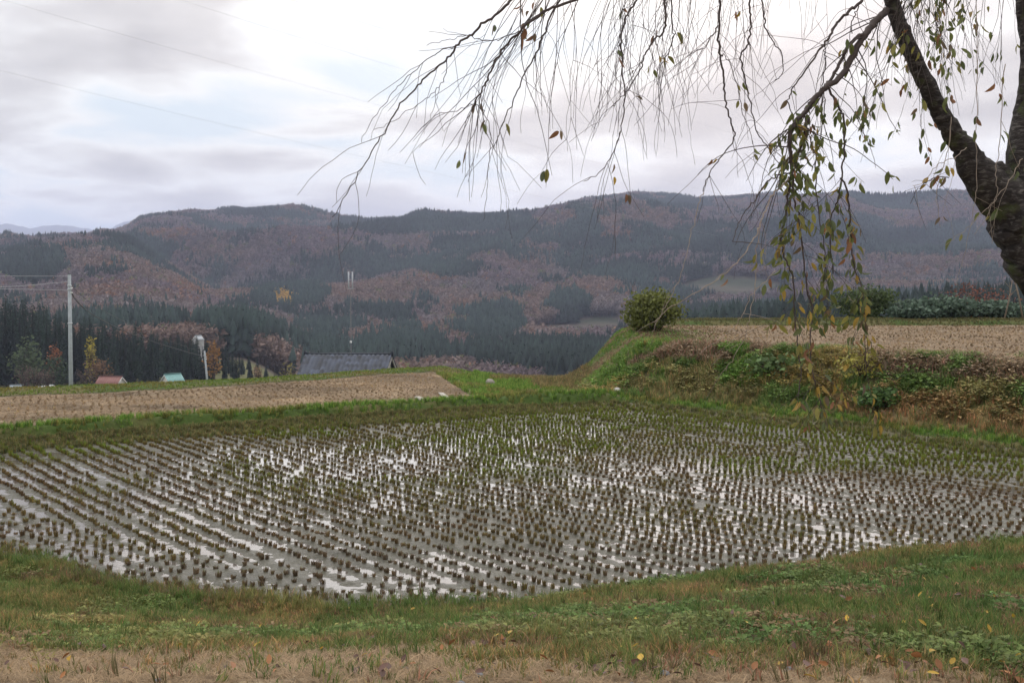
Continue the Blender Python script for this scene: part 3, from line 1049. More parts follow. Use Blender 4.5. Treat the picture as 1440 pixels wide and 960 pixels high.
def build_forest():
    fm = simple('far_foliage', (1, 1, 1), .9, .1, .4, .2, attr=True, inst=True, transl=.15)
    coll = source_collection('forest_source', [far_conifer(400 + i, fm) for i in range(3)] + [far_broadleaf(410 + i, fm) for i in range(4)])
    n = 235000
    px = rng.uniform(-150, 1590, n)
    d = np.sqrt(rng.uniform(330 ** 2, 2560 ** 2, n))
    # nearer woods are packed more tightly
    n2 = 60000
    px = np.concatenate([px, rng.uniform(-150, 1590, n2)]); d = np.concatenate([d, 235 + 900 * rng.random(n2) ** .8])
    a = np.arctan((px - 720) / F)
    X, Y = d * np.sin(a), d * np.cos(a)
    Z = far_z(X, Y)
    P = np.stack([X, Y, Z], 1)
    ppx, ppy = project(P)
    # leave out what stands behind a ridge
    pxs = np.arange(-160, 1601, 8.0); ds = np.geomspace(60, 2600, 260)
    PX, D = np.meshgrid(pxs, ds); A = np.arctan((PX - 720) / F)
    gz = far_z((D * np.sin(A)).ravel(), (D * np.cos(A)).ravel())
    _, gy = project(np.stack([(D * np.sin(A)).ravel(), (D * np.cos(A)).ravel(), gz], 1))
    hor = np.minimum.accumulate(gy.reshape(D.shape), axis=0)
    ci = np.clip(np.round((px + 160) / 8).astype(int), 0, len(pxs) - 1)
    ri = np.clip(np.searchsorted(ds, d * .985) - 1, 0, len(ds) - 1)
    top = ppy - 15.0 * F / d
    vis = top < hor[ri, ci] + 5
    grove = (px < 410) & (d < 430)
    ground_front = (px < 900) & (d < np.where(px > 425, 250, 430))
    right_near = (px > 900) & (d < 235)
    fld = infield(ppx, ppy)
    ok = vis & ~grove & ~ground_front & ~right_near & ~fld & (ppy < 560)
    X, Y, Z, ppx, ppy, d = X[ok], Y[ok], Z[ok], ppx[ok], ppy[ok], d[ok]
    n = len(X)
    j = (fbm(X / 38., Y / 55., 4, 501, .65) - .5) * 1.3
    nz = fbm(X / 190., Y / 260., 3, 511)
    con = inell(ppx + j * 40, ppy + j * 22, CONI) + (rng.random(n) - .5) * .3 + j * .9 - .12
    isc = (con > .1) | (nz + .55 * j + (rng.random(n) - .5) * .16 > .69)
    isc &= ~((ppx < 470) & (d < 1000) & (con < .1))
    isc |= (ppx > 900) & (d < 480)
    isc |= (d < 600 + 700 * j + 300 * (nz - .5)) & (ppx > 440) & (ppx < 900) & (nz + .6 * j > .50)
    yel = inell(ppx, ppy, YELL) > rng.random(n) * .9
    ru = np.clip(inell(ppx, ppy, RUST), 0, 1)
    isc &= ~yel
    pur = np.array([.142, .108, .118]); brn = np.array([.165, .118, .10]); rst = np.array([.20, .112, .075]); gry = np.array([.155, .138, .142])
    w1 = sm(.35, .65, fbm(X / 90., Y / 120., 3, 521))[:, None]
    w2 = sm(.5, .7, fbm(X / 70. + 9, Y / 100., 3, 531))[:, None]
    tint = pur * (1 - w1) + brn * w1
    tint = tint * (1 - w2 * .6) + gry * w2 * .6
    pr = np.clip(ru * .55 + .04, 0, .45)
    isr = rng.random(n) < pr
    tint = np.where(isr[:, None], rst, tint)
    og = rng.random(n) < .03
    tint = np.where(og[:, None], np.array([.11, .12, .05]), tint)
    tint = np.where(yel[:, None], np.array([.38, .24, .06]), tint)
    ctint = np.array([.026, .040, .036]) * (1 + .5 * (w1 - .5))
    tint = np.where(isc[:, None], ctint, tint)
    tint = tint * (.7 + .6 * rng.random(n))[:, None]
    idx = np.where(isc, rng.integers(0, 3, n), rng.integers(3, 7, n))
    scl = np.stack([rng.uniform(.75, 1.25, n)] * 2 + [rng.uniform(.7, 1.2, n)], 1)
    scl[isc & (d < 620) & (d > 330)] *= 1.15
    right = (ppx > 900) & (d < 480)
    scl[right] *= .95
    scatter('hill_forest', np.stack([X, Y, Z - .5], 1), rng.random(n) * 6.28, scl, idx, tint, coll,
            'autumn forest of bare brown woods and dark conifers on the hills', 'forest')
    print('forest', n)


build_forest()

# ------------------------------------------------------------------ single trees and shrubs


def gz(px, D):
    a = math.atan((px - 720) / F)
    X, Y = D * math.sin(a), D * math.cos(a)
    return Vector((X, Y, float(far_z(np.array([X]), np.array([Y]))[0]) - .4))


def cedar_mesh(seed, mat, bark):
    """unit height, crown radius about .16"""
    r = np.random.default_rng(seed)
    b = MB()
    for i in range(560):
        z = .06 + .93 * r.random() ** 1.25
        rr = .155 * (1 - z) ** .75 * (.55 + .5 * r.random())
        a = r.random() * 6.283
        l = .035 * (.5 + r.random()) * (1.25 - z)
        ca, sa = math.cos(a), math.sin(a)
        c = np.array([rr * ca, rr * sa, z])
        o = np.array([ca, sa, -.35]); t = np.array([-sa, ca, .15 * r.normal()])
        V = [c - o * l * .9, c + o * l + t * l * .6, c + o * l * .9 - t * l * .6, c + o * l * .2 + np.array([0, 0, l * .7])]
        b.add(V, [[0, 1, 3], [0, 3, 2]], col=np.array([1, 1, 1]) * (.55 + .9 * r.random()))
    k = 8; ang = np.arange(k) * 6.283 / k
    for z0, z1, q in ((.05, .55, .085), (.35, .96, .055)):
        V = np.concatenate([np.stack([q * np.cos(ang), q * np.sin(ang), np.full(k, z0)], 1), [[0, 0, z1]]])
        b.add(V, [[j, (j + 1) % k, k] for j in range(k)], col=[.5, .5, .5])
    crown = b.mesh('cedar_crown', [mat])
    t = MB(); t.tube([[0, 0, -.03], [0, 0, .3], [0, 0, .8]], [.014, .011, .003], 6, col=[1, 1, 1])
    return crown, t.mesh('cedar_trunk', [bark])


bark_far = simple('brown_bark', (.07, .05, .04), .9, .1, 3, .3)
cedar_mat = simple('cedar_needles', (.018, .034, .024), .85, .15, 2.5, .3, attr=True, rnd=.35, transl=.1)


def build_cedars():
    var = [cedar_mesh(600 + i, cedar_mat, bark_far) for i in range(4)]
    T = ([-80, 0, 60, 120, 180, 230, 280, 330, 360, 392, 400], [402, 410, 425, 440, 455, 463, 473, 488, 502, 524, 530])
    spots = []
    for row, D in enumerate((322, 334, 346, 358, 372)):
        p = -45 + random.random() * 10
        while p < 396:
            spots.append((p + random.uniform(-4, 4), D + random.uniform(-4, 4), row))
            p += random.uniform(13, 20)
    spots += [(267, 323, 9), (289, 322, 9)]
    for (p, D, row) in spots:
        g = gz(p, D)
        yt = np.interp(p, T[0], T[1]) + (4 - row) * random.uniform(2, 8) + random.uniform(-4, 9)
        if row == 9: yt = 478 + random.uniform(-3, 4)
        h = at(p, yt, g.y).z - g.z
        if h < 4: continue
        cr, tr = random.choice(var)
        o = link('cedar_tree', None, loc=g, rot=(0, 0, random.random() * 6.28), scale=(h * random.uniform(.85, 1.15),) * 2 + (h,))
        link('crown', cr, o); link('trunk', tr, o)
        tag(o, ('shorter dark cedar on the village edge of the dense grove' if row in (0, 9) else
                'dark cedar in the middle rows of the dense village grove' if row < 4 else
                'tall dark cedar in the hindmost row of the village grove'), 'tree', 'cedars of the village grove')


build_cedars()


def leaf_cloud(b, r, n, cx, cy, cz, rx, ry, rz, size, shell=.4, col=None, up=0.0):
    cl = [(r.normal(size=3)) for _ in range(14)]
    cl = [v / np.linalg.norm(v) * (.45 + .5 * r.random()) for v in cl]
    for i in range(n):
        if r.random() < .75:
            c = cl[r.integers(len(cl))] + r.normal(size=3) * .27
        else:
            v = r.normal(size=3); c = v / np.linalg.norm(v) * r.random() ** shell
        m = np.linalg.norm(c)
        if m > 1.3: c = c / m * 1.2
        p = np.array([cx + c[0] * rx, cy + c[1] * ry, cz + c[2] * rz])
        d = r.normal(size=3); d[2] = d[2] * .6 + up; d /= np.linalg.norm(d)
        s_ = np.cross(d, r.normal(size=3)); s_ /= np.linalg.norm(s_) + 1e-6
        l = size * (.6 + .8 * r.random()); w = l * .36
        cc = np.array([1, 1, 1]) * (.6 + .75 * r.random()) if col is None else col(r)
        b.add([p, p + d * l * .5 + s_ * w, p + d * l, p + d * l * .5 - s_ * w], [[0, 1, 2], [0, 2, 3]], col=cc)


def small_tree(name, label, cat, base, h, w, col, n=500, size=.5, trunk_h=.3, seed=1, bare=False, group=None):
    r = np.random.default_rng(seed)
    o = link(name, None, loc=base)
    tb = MB()
    tb.tube([[0, 0, -.4], [.02 * h, 0, h * .25], [0, .01 * h, h * .55]], [.035 * h, .026 * h, .012 * h], 7, col=[1, 1, 1])
    for i in range(9 if not bare else 16):
        a = r.random() * 6.28; z0 = h * (.18 + .35 * r.random())
        e = np.array([w * .42 * math.cos(a), w * .42 * math.sin(a), h * (.6 + .35 * r.random())])
        tb.tube([[0, 0, z0], e * .5 + np.array([0, 0, z0 * .6]), e], [.012 * h, .008 * h, .002 * h], 4, col=[1, 1, 1])
    link('trunk', tb.mesh('trunk', [bark_far]), o)
    b = MB()
    ch = h * (1 - trunk_h)
    leaf_cloud(b, r, n, 0, 0, h * trunk_h + ch * .52, w * .5, w * .5, ch * .5, size)
    link('crown', b.mesh('crown', [simple(name + '_foliage', col, .85, .15, 2, .3, attr=True, transl=.25)]), o)
    tag(o, label, cat, group)
    return o


def build_trees():
    def t(name, label, px, ytop, D, wpx, col, **k):
        g = gz(px, D)
        h = at(px, ytop, g.y).z - g.z
        return small_tree(name, label, 'tree', g, h, wpx * D / F, col, **k)
    t('round_tree', 'round grey green tree in front of the cedar grove', 36, 480, 300, 38, (.085, .115, .06), n=900, size=.8, trunk_h=.15, seed=11)
    t('dark_tree', 'low dark green tree beside the round grey green tree', 72, 500, 302, 34, (.05, .075, .04), n=700, size=.7, trunk_h=.1, seed=12)
    t('orange_tree', 'small rust orange tree peeping above the low dark tree', 75, 486, 310, 15, (.25, .10, .045), n=260, size=.6, seed=13)
    t('yellow_tree', 'slim yellow ginkgo tree among the dark cedars', 127, 459 + 20, 316, 15, (.36, .30, .05), n=380, size=.7, trunk_h=.1, seed=14)
    t('brown_shrub_tree', 'low russet brown tree behind the red roofed house', 139, 505, 309, 34, (.17, .10, .055), n=500, size=.6, trunk_h=.1, seed=15)
    t('amber_tree', 'amber orange tree standing at the end of the cedar grove', 299, 482, 316, 20, (.30, .16, .05), n=420, size=.7, trunk_h=.12, seed=16)
    t('tan_tree', 'thin tan tree at the foot of the cedars', 362, 510, 314, 13, (.24, .16, .09), n=240, size=.5, trunk_h=.1, seed=17)
    t('olive_tree', 'pale olive tree left of the tiled roof', 403, 505, 240, 26, (.20, .17, .07), n=420, size=.5, trunk_h=.1, seed=18)
    for i, (p, yt) in enumerate(((31, 512), (48, 514), (63, 516))):
        g = gz(p, 262)
        h = at(p, yt, g.y).z - g.z
        small_tree('bare_tree', 'bare brown leafless tree before the greenhouse', 'tree', g, h, 24 * 262 / F, (.14, .10, .085), n=230, size=.28, trunk_h=.35, seed=30 + i, bare=True,
                   group='bare trees before the greenhouse')
    t('leafless_tree', 'grey brown leafless tree between pole and red roofed house', 118, 512, 268, 26, (.13, .10, .085), n=230, size=.28, trunk_h=.3, seed=36, bare=True)


build_trees()


def shrub(name, label, base, rx, ry, h, col, n, size, seed, stems=10, up=.3, cat='shrub', lift=.5, mixc=None):
    r = np.random.default_rng(seed)
    o = link(name, None, loc=base)
    s = MB()
    for i in range(stems):
        a = r.random() * 6.28; q = .35 + .55 * r.random()
        e = np.array([rx * q * math.cos(a), ry * q * math.sin(a), h * (.55 + .4 * r.random())])
        s.tube([[.05 * math.cos(a), .05 * math.sin(a), -.1], e * [.45, .45, .55], e], [.018, .012, .004], 4, col=[1, 1, 1])
    link('stems', s.mesh('stems', [bark_far]), o)
    b = MB()
    leaf_cloud(b, r, n, 0, 0, h * lift, rx, ry, h * .5, size, .45, mixc, up)
    link('foliage', b.mesh('foliage', [simple(name + '_leaf', col, .65, .3, 3, .3, attr=True, transl=.3)]), o)
    tag(o, label, cat)
    return o


def onground(px, Y):
    X = (px - 720) / F * Y * 1.0
    return Vector((X, Y, float(near_z(np.array([X]), np.array([Y]))[0])))


def build_shrubs():
    def fit(px, ytop, Y):
        g = onground(px, Y)
        return g, at(px, ytop, Y).z - g.z
    g, h = fit(922, 413, 37.5)
    shrub('round_bush', 'round olive green bush on top of the grassy mound', g, .92, .8, h, (.135, .15, .04), 3800, .11, 41, 26, 1.1, 'bush', .55)
    g, h = fit(1218, 404, 46)
    shrub('green_bush', 'leafy green bush behind the far edge of the terrace field', g, 1.15, .9, h, (.075, .105, .04), 3000, .13, 42, 12, .5, 'bush')
    for i, (px, yt, rx, Y, lb) in enumerate(((1338, 416, 1.35, 45.0, 'tallest blue green leafy shrub at the terrace edge'),
                                             (1288, 434, .95, 44.8, 'low blue green shrub spreading toward the leafy bush'),
                                             (1405, 422, 1.15, 45.2, 'blue green shrub under the bare saplings at the terrace edge'))):
        g, h = fit(px, yt, Y)
        shrub('hedge_shrub', lb, g, rx, .8, max(h, .7), (.10, .145, .105), 2600, .15, 50 + i, 8, .2, 'shrub', .45)['group'] = 'blue green shrubs along the terrace edge'
    g, h = fit(1365, 404, 46.5)
    shrub('red_bush', 'reddish brown bush behind the blue green shrubs', g, 1.6, .7, h, (.18, .075, .055), 1500, .10, 55, 12, .4, 'bush')
    g, h = fit(1216, 512, 26.4)
    shrub('yellow_shrub', 'yellow leaved shrub on the weedy slope below the terrace', g, .55, .45, max(h, .6), (.30, .27, .06), 420, .08, 56, 10, .4)
    g, h = fit(1238, 548, 25.2)
    shrub('green_weed', 'dark green broad leaved weed below the yellow shrub', g, .45, .4, max(h, .5), (.07, .13, .035), 420, .12, 57, 8, .3, 'weed')
    g, h = fit(1090, 520, 28.4)
    shrub('butterbur_clump', 'bright green broad leaved clump on the slope', g, .85, .5, max(h, .45), (.11, .17, .06), 420, .13, 60, 8, .2, 'weed')
    # a few bare saplings at the right end of the terrace
    m = simple('sapling_bark', (.22, .18, .14), .8, .2, 12, .3)
    for i, (pa, pb) in enumerate((((1440, 455), (1421, 372)), ((1412, 450), (1424, 392)))):
        a = onground(pa[0], 43.6); e = at(pb[0], pb[1], 43.6)
        b = MB(); b.tube([(0, 0, -.1), tuple((e - a) * .5 + Vector((.03, 0, 0))), tuple(e - a)], [.035, .028, .012], 6)
        for q in range(5):
            f = .4 + .12 * q; p = (e - a) * f
            b.tube([tuple(p), tuple(p + Vector((random.uniform(-.3, .3), random.uniform(-.3, .3), .45)))], [.012, .004], 4)
        o = link('bare_sapling', b.mesh('sapling', [m]), loc=a)
        tag(o, ('tall pale leaning sapling trunk beside the blue green shrubs', 'short pale sapling growing among the blue green shrubs')[i], 'sapling', 'bare saplings on the terrace edge')


build_shrubs()

# ------------------------------------------------------------------ buildings, poles, mast, car
plaster = simple('pale_plaster', (.62, .60, .56), .9, .2, 2, .15)
concrete = simple('pole_concrete', (.33, .36, .38), .85, .25, 5, .18, .1)
wood_and_shade_dark = simple('dark_timber_and_shade', (.07, .05, .04), .8, .2, 4, .3)
glass = simple('window_glass', (.03, .04, .05), .08, .5, 2, .1)
steel = simple('galvanised_steel', (.45, .47, .50), .45, .5, 6, .15, metal=.6)
white_paint = simple('white_paint', (.78, .78, .78), .5, .4, 6, .08)
blackw = simple('cable_black', (.03, .03, .035), .6, .3, 3, .1)


grey_board = simple('weathered_bargeboard', (.26, .25, .24), .8, .2, 4, .25)


def gable_house(name, label, loc, rz, L_, W_, wall_h, rise, roofcol, over=.4, tiles=False, wallm=plaster, rrough=.45):
    o = link(name, None, loc=loc, rot=(0, 0, rz))
    b = MB()
    hl, hw = L_ / 2, W_ / 2
    V = [[-hl, -hw, -2], [hl, -hw, -2], [hl, hw, -2], [-hl, hw, -2], [-hl, -hw, wall_h], [hl, -hw, wall_h], [hl, hw, wall_h], [-hl, hw, wall_h],
         [-hl, 0, wall_h + rise * .96], [hl, 0, wall_h + rise * .96]]
    b.add(V, tris=[[5, 6, 9], [7, 4, 8]], quads=[[0, 1, 5, 4], [1, 2, 6, 5], [2, 3, 7, 6], [3, 0, 4, 7]])
    w = link('wall', b.mesh('wall', [wallm]), o)
    rm = simple(name + '_roofing', roofcol, rrough, .5, 1.5, .2, attr=True)
    run = hw + over
    drop = rise * run / hw
    for sgn in (-1, 1):
        r = MB()
        if tiles:
            nc, ns = int((L_ + 2 * over) / .40), int(math.hypot(run, drop) / .38)
            us = np.linspace(0, nc, nc * 5 + 1); rows = []
            for j in range(ns):
                for f in (0.0, .97):
                    rows.append((j + f, .075 * f))
            Vv = []; Cc = []
            tone = rng.uniform(.45, 1.8, (ns, nc + 1))
            for (vv, lift) in rows:
                f = vv / ns
                zc = wall_h + rise + .06 - drop * f
                wv = .13 * np.abs(np.cos(np.pi * us)) ** .8
                for u, q in zip(us, wv):
                    Cc.append(tone[min(int(vv), ns - 1), min(int(u + .5), nc)])
                    Vv.append([-hl - over + u / nc * (L_ + 2 * over), sgn * run * f, zc + q + lift + .03])
            r.add(Vv, quads=grid_faces(len(us), len(rows)), col=np.array(Cc)[:, None] * np.ones(3))
            rf = link('roof_tiles', r.mesh('roof_tiles', [rm]), o)
            rf['kind'] = 'stuff'
        else:
            zt = wall_h + rise + .03
            x0, x1 = -hl - over, hl + over
            n = 10
            for kq in range(n):   # standing seam sheets
                a, c = x0 + (x1 - x0) * kq / n, x0 + (x1 - x0) * (kq + 1) / n - .02
                r.add([[a, 0, zt], [c, 0, zt], [c, sgn * run, zt - drop], [a, sgn * run, zt - drop],
                       [a, 0, zt + .07], [c, 0, zt + .07], [c, sgn * run, zt - drop + .07], [a, sgn * run, zt - drop + .07]],
                      quads=[[0, 1, 2, 3], [4, 7, 6, 5], [0, 4, 5, 1], [1, 5, 6, 2], [2, 6, 7, 3], [3, 7, 4, 0]])
            link('roof', r.mesh('roof', [rm]), o)
    rg = MB()
    rg.tube([[-hl - over - .05, 0, wall_h + rise + .16], [hl + over + .05, 0, wall_h + rise + .16]], [.13, .13], 8)
    if tiles:
        rg.box(0, 0, wall_h + rise + .12, L_ + 2 * over, .22, .2)
        for sx in (-1, 1):
            rg.box(sx * (hl + over + .04), 0, wall_h + rise + .24, .16, .34, .42)
    link('ridge_cap', rg.mesh('ridge', [simple(name + '_ridge', tuple(c * .55 for c in roofcol), .6, .3, 3, .2)]), o)
    for sx in (-1, 1):
        for sgn in (-1, 1):
            bb = MB()
            x = sx * (hl + over - .03)
            zt = wall_h + rise - .02
            bb.add([[x - .04, 0, zt], [x + .04, 0, zt], [x + .04, sgn * run, zt - drop], [x - .04, sgn * run, zt - drop],
                    [x - .04, 0, zt - .22], [x + .04, 0, zt - .22], [x + .04, sgn * run, zt - drop - .22], [x - .04, sgn * run, zt - drop - .22]],
                   quads=[[0, 1, 2, 3], [4, 7, 6, 5], [0, 4, 5, 1], [1, 5, 6, 2], [2, 6, 7, 3], [3, 7, 4, 0]])
            link('bargeboard', bb.mesh('bargeboard', [grey_board if tiles else white_paint]), o)
    for k in (-.28, .22):
        wb = MB(); wb.box(k * L_, -hw - .03, wall_h * .55, L_ * .2, .06, wall_h * .42)
        wd = link('window', wb.mesh('window', [glass]), o)
        f = MB()
        f.box(k * L_, -hw - .06, wall_h * .55 + wall_h * .22, L_ * .22, .05, .06); f.box(k * L_, -hw - .06, wall_h * .55 - wall_h * .22, L_ * .22, .05, .06)
        f.box(k * L_, -hw - .065, wall_h * .55, .05, .05, wall_h * .42)
        link('frame', f.mesh('frame', [white_paint]), wd)
    d = MB(); d.box(-.02 * L_, -hw - .03, .95, .9, .06, 1.9)
    link('door', d.mesh('door', [wood_and_shade_dark]), o)
    tag(o, label, 'house')
    return o


def build_structures():
    # tiled farmhouse just below the upper field
    a, c = at(430, 498, 100.4), at(551, 498, 99.6)
    mid = (a + c) / 2
    L_ = (c - a).length - .9
    gable_house('tiled_house', 'farmhouse with blue grey glazed tile roof below the field edge', (mid.x, mid.y, mid.z - 5.3), R(-5), L_, 7.6, 2.9, 2.25,
                (.032, .042, .066), .45, True, simple('farmhouse_plaster', (.5, .45, .38), .9, .2, 2, .2), .22)
    # village
    g = gz(154, 292)
    gable_house('red_roofed_house', 'small pale house with faded red roof before the cedars', (g.x, g.y, g.z), R(-8), 5.2, 4.2, 2.3, 1.4, (.20, .085, .072), .35, rrough=.7)
    g = gz(241, 300)
    gable_house('turquoise_roofed_house', 'small house with turquoise metal roof before the cedars', (g.x, g.y, g.z + .2), R(48), 4.2, 3.4, 2.1, 1.6, (.15, .32, .31), .3, rrough=.5)
    g = gz(278, 388)
    top = at(278, 472, g.y).z
    gable_house('white_house', 'tall white gabled building half hidden behind the cedars', (g.x, g.y, g.z), R(62), 2.7, 2.5, top - g.z - 1.2, 1.2, (.36, .39, .42), .1, rrough=.6, wallm=simple('grey_wall', (.36, .36, .36), .9, .2, 2, .2))
    g = gz(21, 288)
    gable_house('grey_shed', 'small grey blue shed beside the greenhouse', (g.x, g.y, g.z), R(10), 2.6, 2.4, 1.6, .7, (.36, .42, .46), .2, rrough=.6)
    # greenhouse tunnel
    g = gz(56, 286)
    o = link('greenhouse', None, loc=g, rot=(0, 0, R(-14)))
    film = simple('clouded_film', (.66, .70, .72), .35, .4, 3, .12, transl=.3)
    k = 12; b = MB()
    an = np.linspace(0, math.pi, k)
    V = [[1.9 * math.cos(t) * 1.0, y, .5 + 1.5 * math.sin(t)] for y in (-3.5, 3.5) for t in an]
    b.add(V, quads=[[j, j + 1, k + j + 1, k + j] for j in range(k - 1)])
    b.add([[s_ * 1.9, y, z] for s_ in (-1, 1) for y in (-3.5, 3.5) for z in (-.3, .5)], quads=[[0, 1, 3, 2], [4, 5, 7, 6]])
    link('film_cover', b.mesh('film', [film]), o)
    for y in (-3.52, -1.2, 1.2, 3.52):
        b = MB(); b.tube([[1.93 * math.cos(t), y, .5 + 1.53 * math.sin(t)] for t in an], [.04] * k, 4)
        link('hoop', b.mesh('hoop', [steel]), o)
    b = MB(); b.box(0, -3.45, .55, 1.9, .05, 1.7)  # dark sheet stands in for the shaded inside behind the open end
    link('dark_doorway', b.mesh('doorway', [wood_and_shade_dark]), o)
    tag(o, 'white arched film greenhouse with dark doorway by the shed', 'greenhouse')
    # cars by the houses

    def car(label, px, D, rz, paint, lit):
        g = gz(px, D)
        o = link('parked_car', None, loc=(g.x, g.y, g.z + .3), rot=(0, 0, rz))
        b = MB()
        prof = [(-1.75, .35), (-1.75, .85), (-1.1, .95), (-.75, 1.45), (.75, 1.5), (1.3, .98), (1.75, .85), (1.78, .35)]
        n = len(prof)
        for s_ in (-1, 1):
            pass
        V = [[x, -.72 if z < 1.2 else -.6, z] for x, z in prof] + [[x, .72 if z < 1.2 else .6, z] for x, z in prof]
        b.add(V, quads=[[j, (j + 1) % n, n + (j + 1) % n, n + j] for j in range(n)] + [[0, 1, 6, 7], [1, 2, 5, 6], [2, 3, 4, 5], [n + 7, n + 6, n + 1, n], [n + 6, n + 5, n + 2, n + 1], [n + 5, n + 4, n + 3, n + 2]])
        link('body', b.mesh('body', [paint]), o)
        for s_ in (-1, 1):
            w = MB(); w.add([[-.95, s_ * .70, 1.0], [1.05, s_ * .70, 1.0], [.65, s_ * .64, 1.4], [-.65, s_ * .64, 1.4]], quads=[[0, 1, 2, 3]])
            link('side_window', w.mesh('glass', [glass]), o)
            for x in (-1.1, 1.15):
                w = MB(); w.tube([[x, s_ * .62, .3], [x, s_ * .76, .3]], [.3, .3], 12)
                link('wheel', w.mesh('wheel', [blackw]), o)
            w = MB(); w.tube([[1.76, s_ * .5, .68], [1.82, s_ * .5, .68]], [.16, .15], 10)
            link('headlight', w.mesh('headlight', [lit]), o)
        tag(o, label, 'car')
    lamp = simple('lit_headlight', (.9, .8, .6), .3, .5, 3, .0, emit=((1.0, .62, .25), 6.0))
    car('dark red car with a glowing headlight beside the red roofed house', 170, 286, R(-80), simple('red_paint', (.16, .03, .025), .3, .5, 3, .1), lamp)
    car('white car parked between pole and red roofed house', 110, 284, R(12), simple('car_white', (.7, .7, .7), .3, .5, 3, .05), glass)
    car('grey car parked by the grey leafless tree', 123, 282, R(170), simple('car_grey', (.35, .37, .4), .3, .5, 3, .05), glass)

    # utility poles
    def pole(label, px, ytop, Y, r0, lean, baseZ):
        top = at(px, ytop, Y)
        o = link('utility_pole', None, loc=(top.x - lean, Y, baseZ))
        h = top.z - baseZ
        b = MB(); b.tube([[0, 0, -.5], [lean * .5, 0, h * .5], [lean, 0, h]], [r0 * 1.2, r0, r0 * .82], 14)
        link('post', b.mesh('post', [concrete], True), o)
        c = MB(); c.tube([[lean, 0, h], [lean, 0, h + .05]], [r0 * .9, r0 * .7], 12)
        link('cap', c.mesh('cap', [simple('pole_cap', (.12, .13, .13), .7, .2, 3, .1)], True), o)
        for q, zz in enumerate((h - .62, h - .82, h - 2.6)):
            c = MB(); c.tube([[lean * zz / h, 0, zz], [lean * zz / h, 0, zz + .07]], [r0 * 1.14, r0 * 1.14], 14)
            link('band', c.mesh('band', [steel], True), o)
        for zz in (h - .7, h - .95):
            c = MB(); c.tube([[lean * zz / h + r0 * .7, -.04, zz], [lean * zz / h + r0 * 1.7, -.06, zz]], [.035, .03], 8)
            link('insulator', c.mesh('insulator', [white_paint], True), o)
        tag(o, label, 'pole')
        return top
    gB = float(far_z(np.array([-23.4]), np.array([60.0]))[0])
    pole('tall pale concrete utility pole behind the left field', 97.5, 386, 60, .105, .06, gB)
    pole('short distant concrete utility pole in front of the cedars', 287.5, 493, 130, .12, -.5, float(far_z(np.array([-35.]), np.array([130.]))[0]))

    def wire(label, pts, r, mat=blackw, group=None, name='cable', smooth=10):
        P = [np.array(at(*p)) for p in pts]
        ts = np.linspace(0, 1, len(P)); tt = np.linspace(0, 1, 28)
        if len(P) == 3:   # a sagging span through three points
            A = np.array([[t * t, t, 1] for t in ts]); co = np.linalg.solve(A, np.array(P))
            Q = np.stack([tt ** 2, tt, np.ones_like(tt)], 1) @ co
        else:
            Q = np.stack([np.interp(tt, ts, np.array(P)[:, k]) for k in range(3)], 1)
        b = MB(); b.tube(Q - Q[0], np.full(len(Q), r), 5)
        o = link(name, b.mesh(name, [mat], True), loc=Q[0])
        tag(o, label, 'cable', group)
    steelw = simple('aluminium_line', (.30, .30, .31), .5, .4, 3, .1)
    for lb, pts in (('lowest of the long power lines crossing the sky', [(-260, 26, 170), (330, 179, 270), (1010, 332, 420)]),
                    ('second lowest long power line crossing the sky', [(-260, -82, 170), (480, 134, 280), (1130, 303, 430)]),
                    ('second highest long power line crossing the sky', [(40, -74, 170), (640, 120, 280), (1250, 298, 430)]),
                    ('highest of the long power lines crossing the sky', [(180, -82, 170), (680, 84, 280), (1290, 262, 430)])):
        wire(lb, pts, .017, steelw, 'power lines across the sky', 'power_line')
    wire('upper cable running left from the tall utility pole', [(-60, 406, 48), (20, 402.5, 53), (97, 396, 60)], .012, steelw, 'cables on the tall pole')
    wire('lower straight cable running left from the tall utility pole', [(-60, 405.5, 48), (20, 406.5, 53), (97, 408, 60)], .012, steelw, 'cables on the tall pole')
    wire('topmost thin cable running left from the tall utility pole', [(-60, 386, 48), (20, 388, 53), (97, 388, 60)], .008, steelw, 'cables on the tall pole')
    wire('thick black cable sagging from tall pole to short pole', [(99, 402, 60), (168, 462, 88), (287, 501, 130)], .028, blackw, 'cables between the poles')
    wire('thin upper cable sagging from tall pole to short pole', [(99, 396, 60), (175, 452, 90), (287, 496, 130)], .016, blackw, 'cables between the poles')
    # radio mast
    top = at(493, 405, 300)
    base = gz(493, 300)
    o = link('radio_mast', None, loc=(top.x, 300, base.z))
    h = top.z - base.z
    b = MB(); b.tube([[0, 0, -.5], [0, 0, h * .5], [0, 0, h]], [.13, .11, .09], 10)
    link('pole', b.mesh('mast', [simple('mast_steel', (.13, .12, .12), .6, .4, 3, .15)], True), o)
    for x in (-.5, .5):
        b = MB(); b.tube([[x, 0, h - .1], [x, 0, h + 4.3]], [.19, .19], 10)
        link('antenna', b.mesh('antenna', [simple('antenna_grey', (.45, .47, .5), .5, .4, 3, .1)], True), o)
    b = MB(); b.box(0, 0, h - .15, 1.5, .3, .14); b.box(0, 0, h + 2.2, 1.2, .1, .1)
    link('bracket', b.mesh('bracket', [steel]), o)
    b = MB(); b.box(0, -.3, h - 14.2, .5, .3, .6)
    link('equipment_box', b.mesh('box', [white_paint]), o)
    tag(o, 'slim radio mast with two white antennas behind the tiled roof', 'mast')


build_structures()

# ------------------------------------------------------------------ weeping cherry tree
bark = None


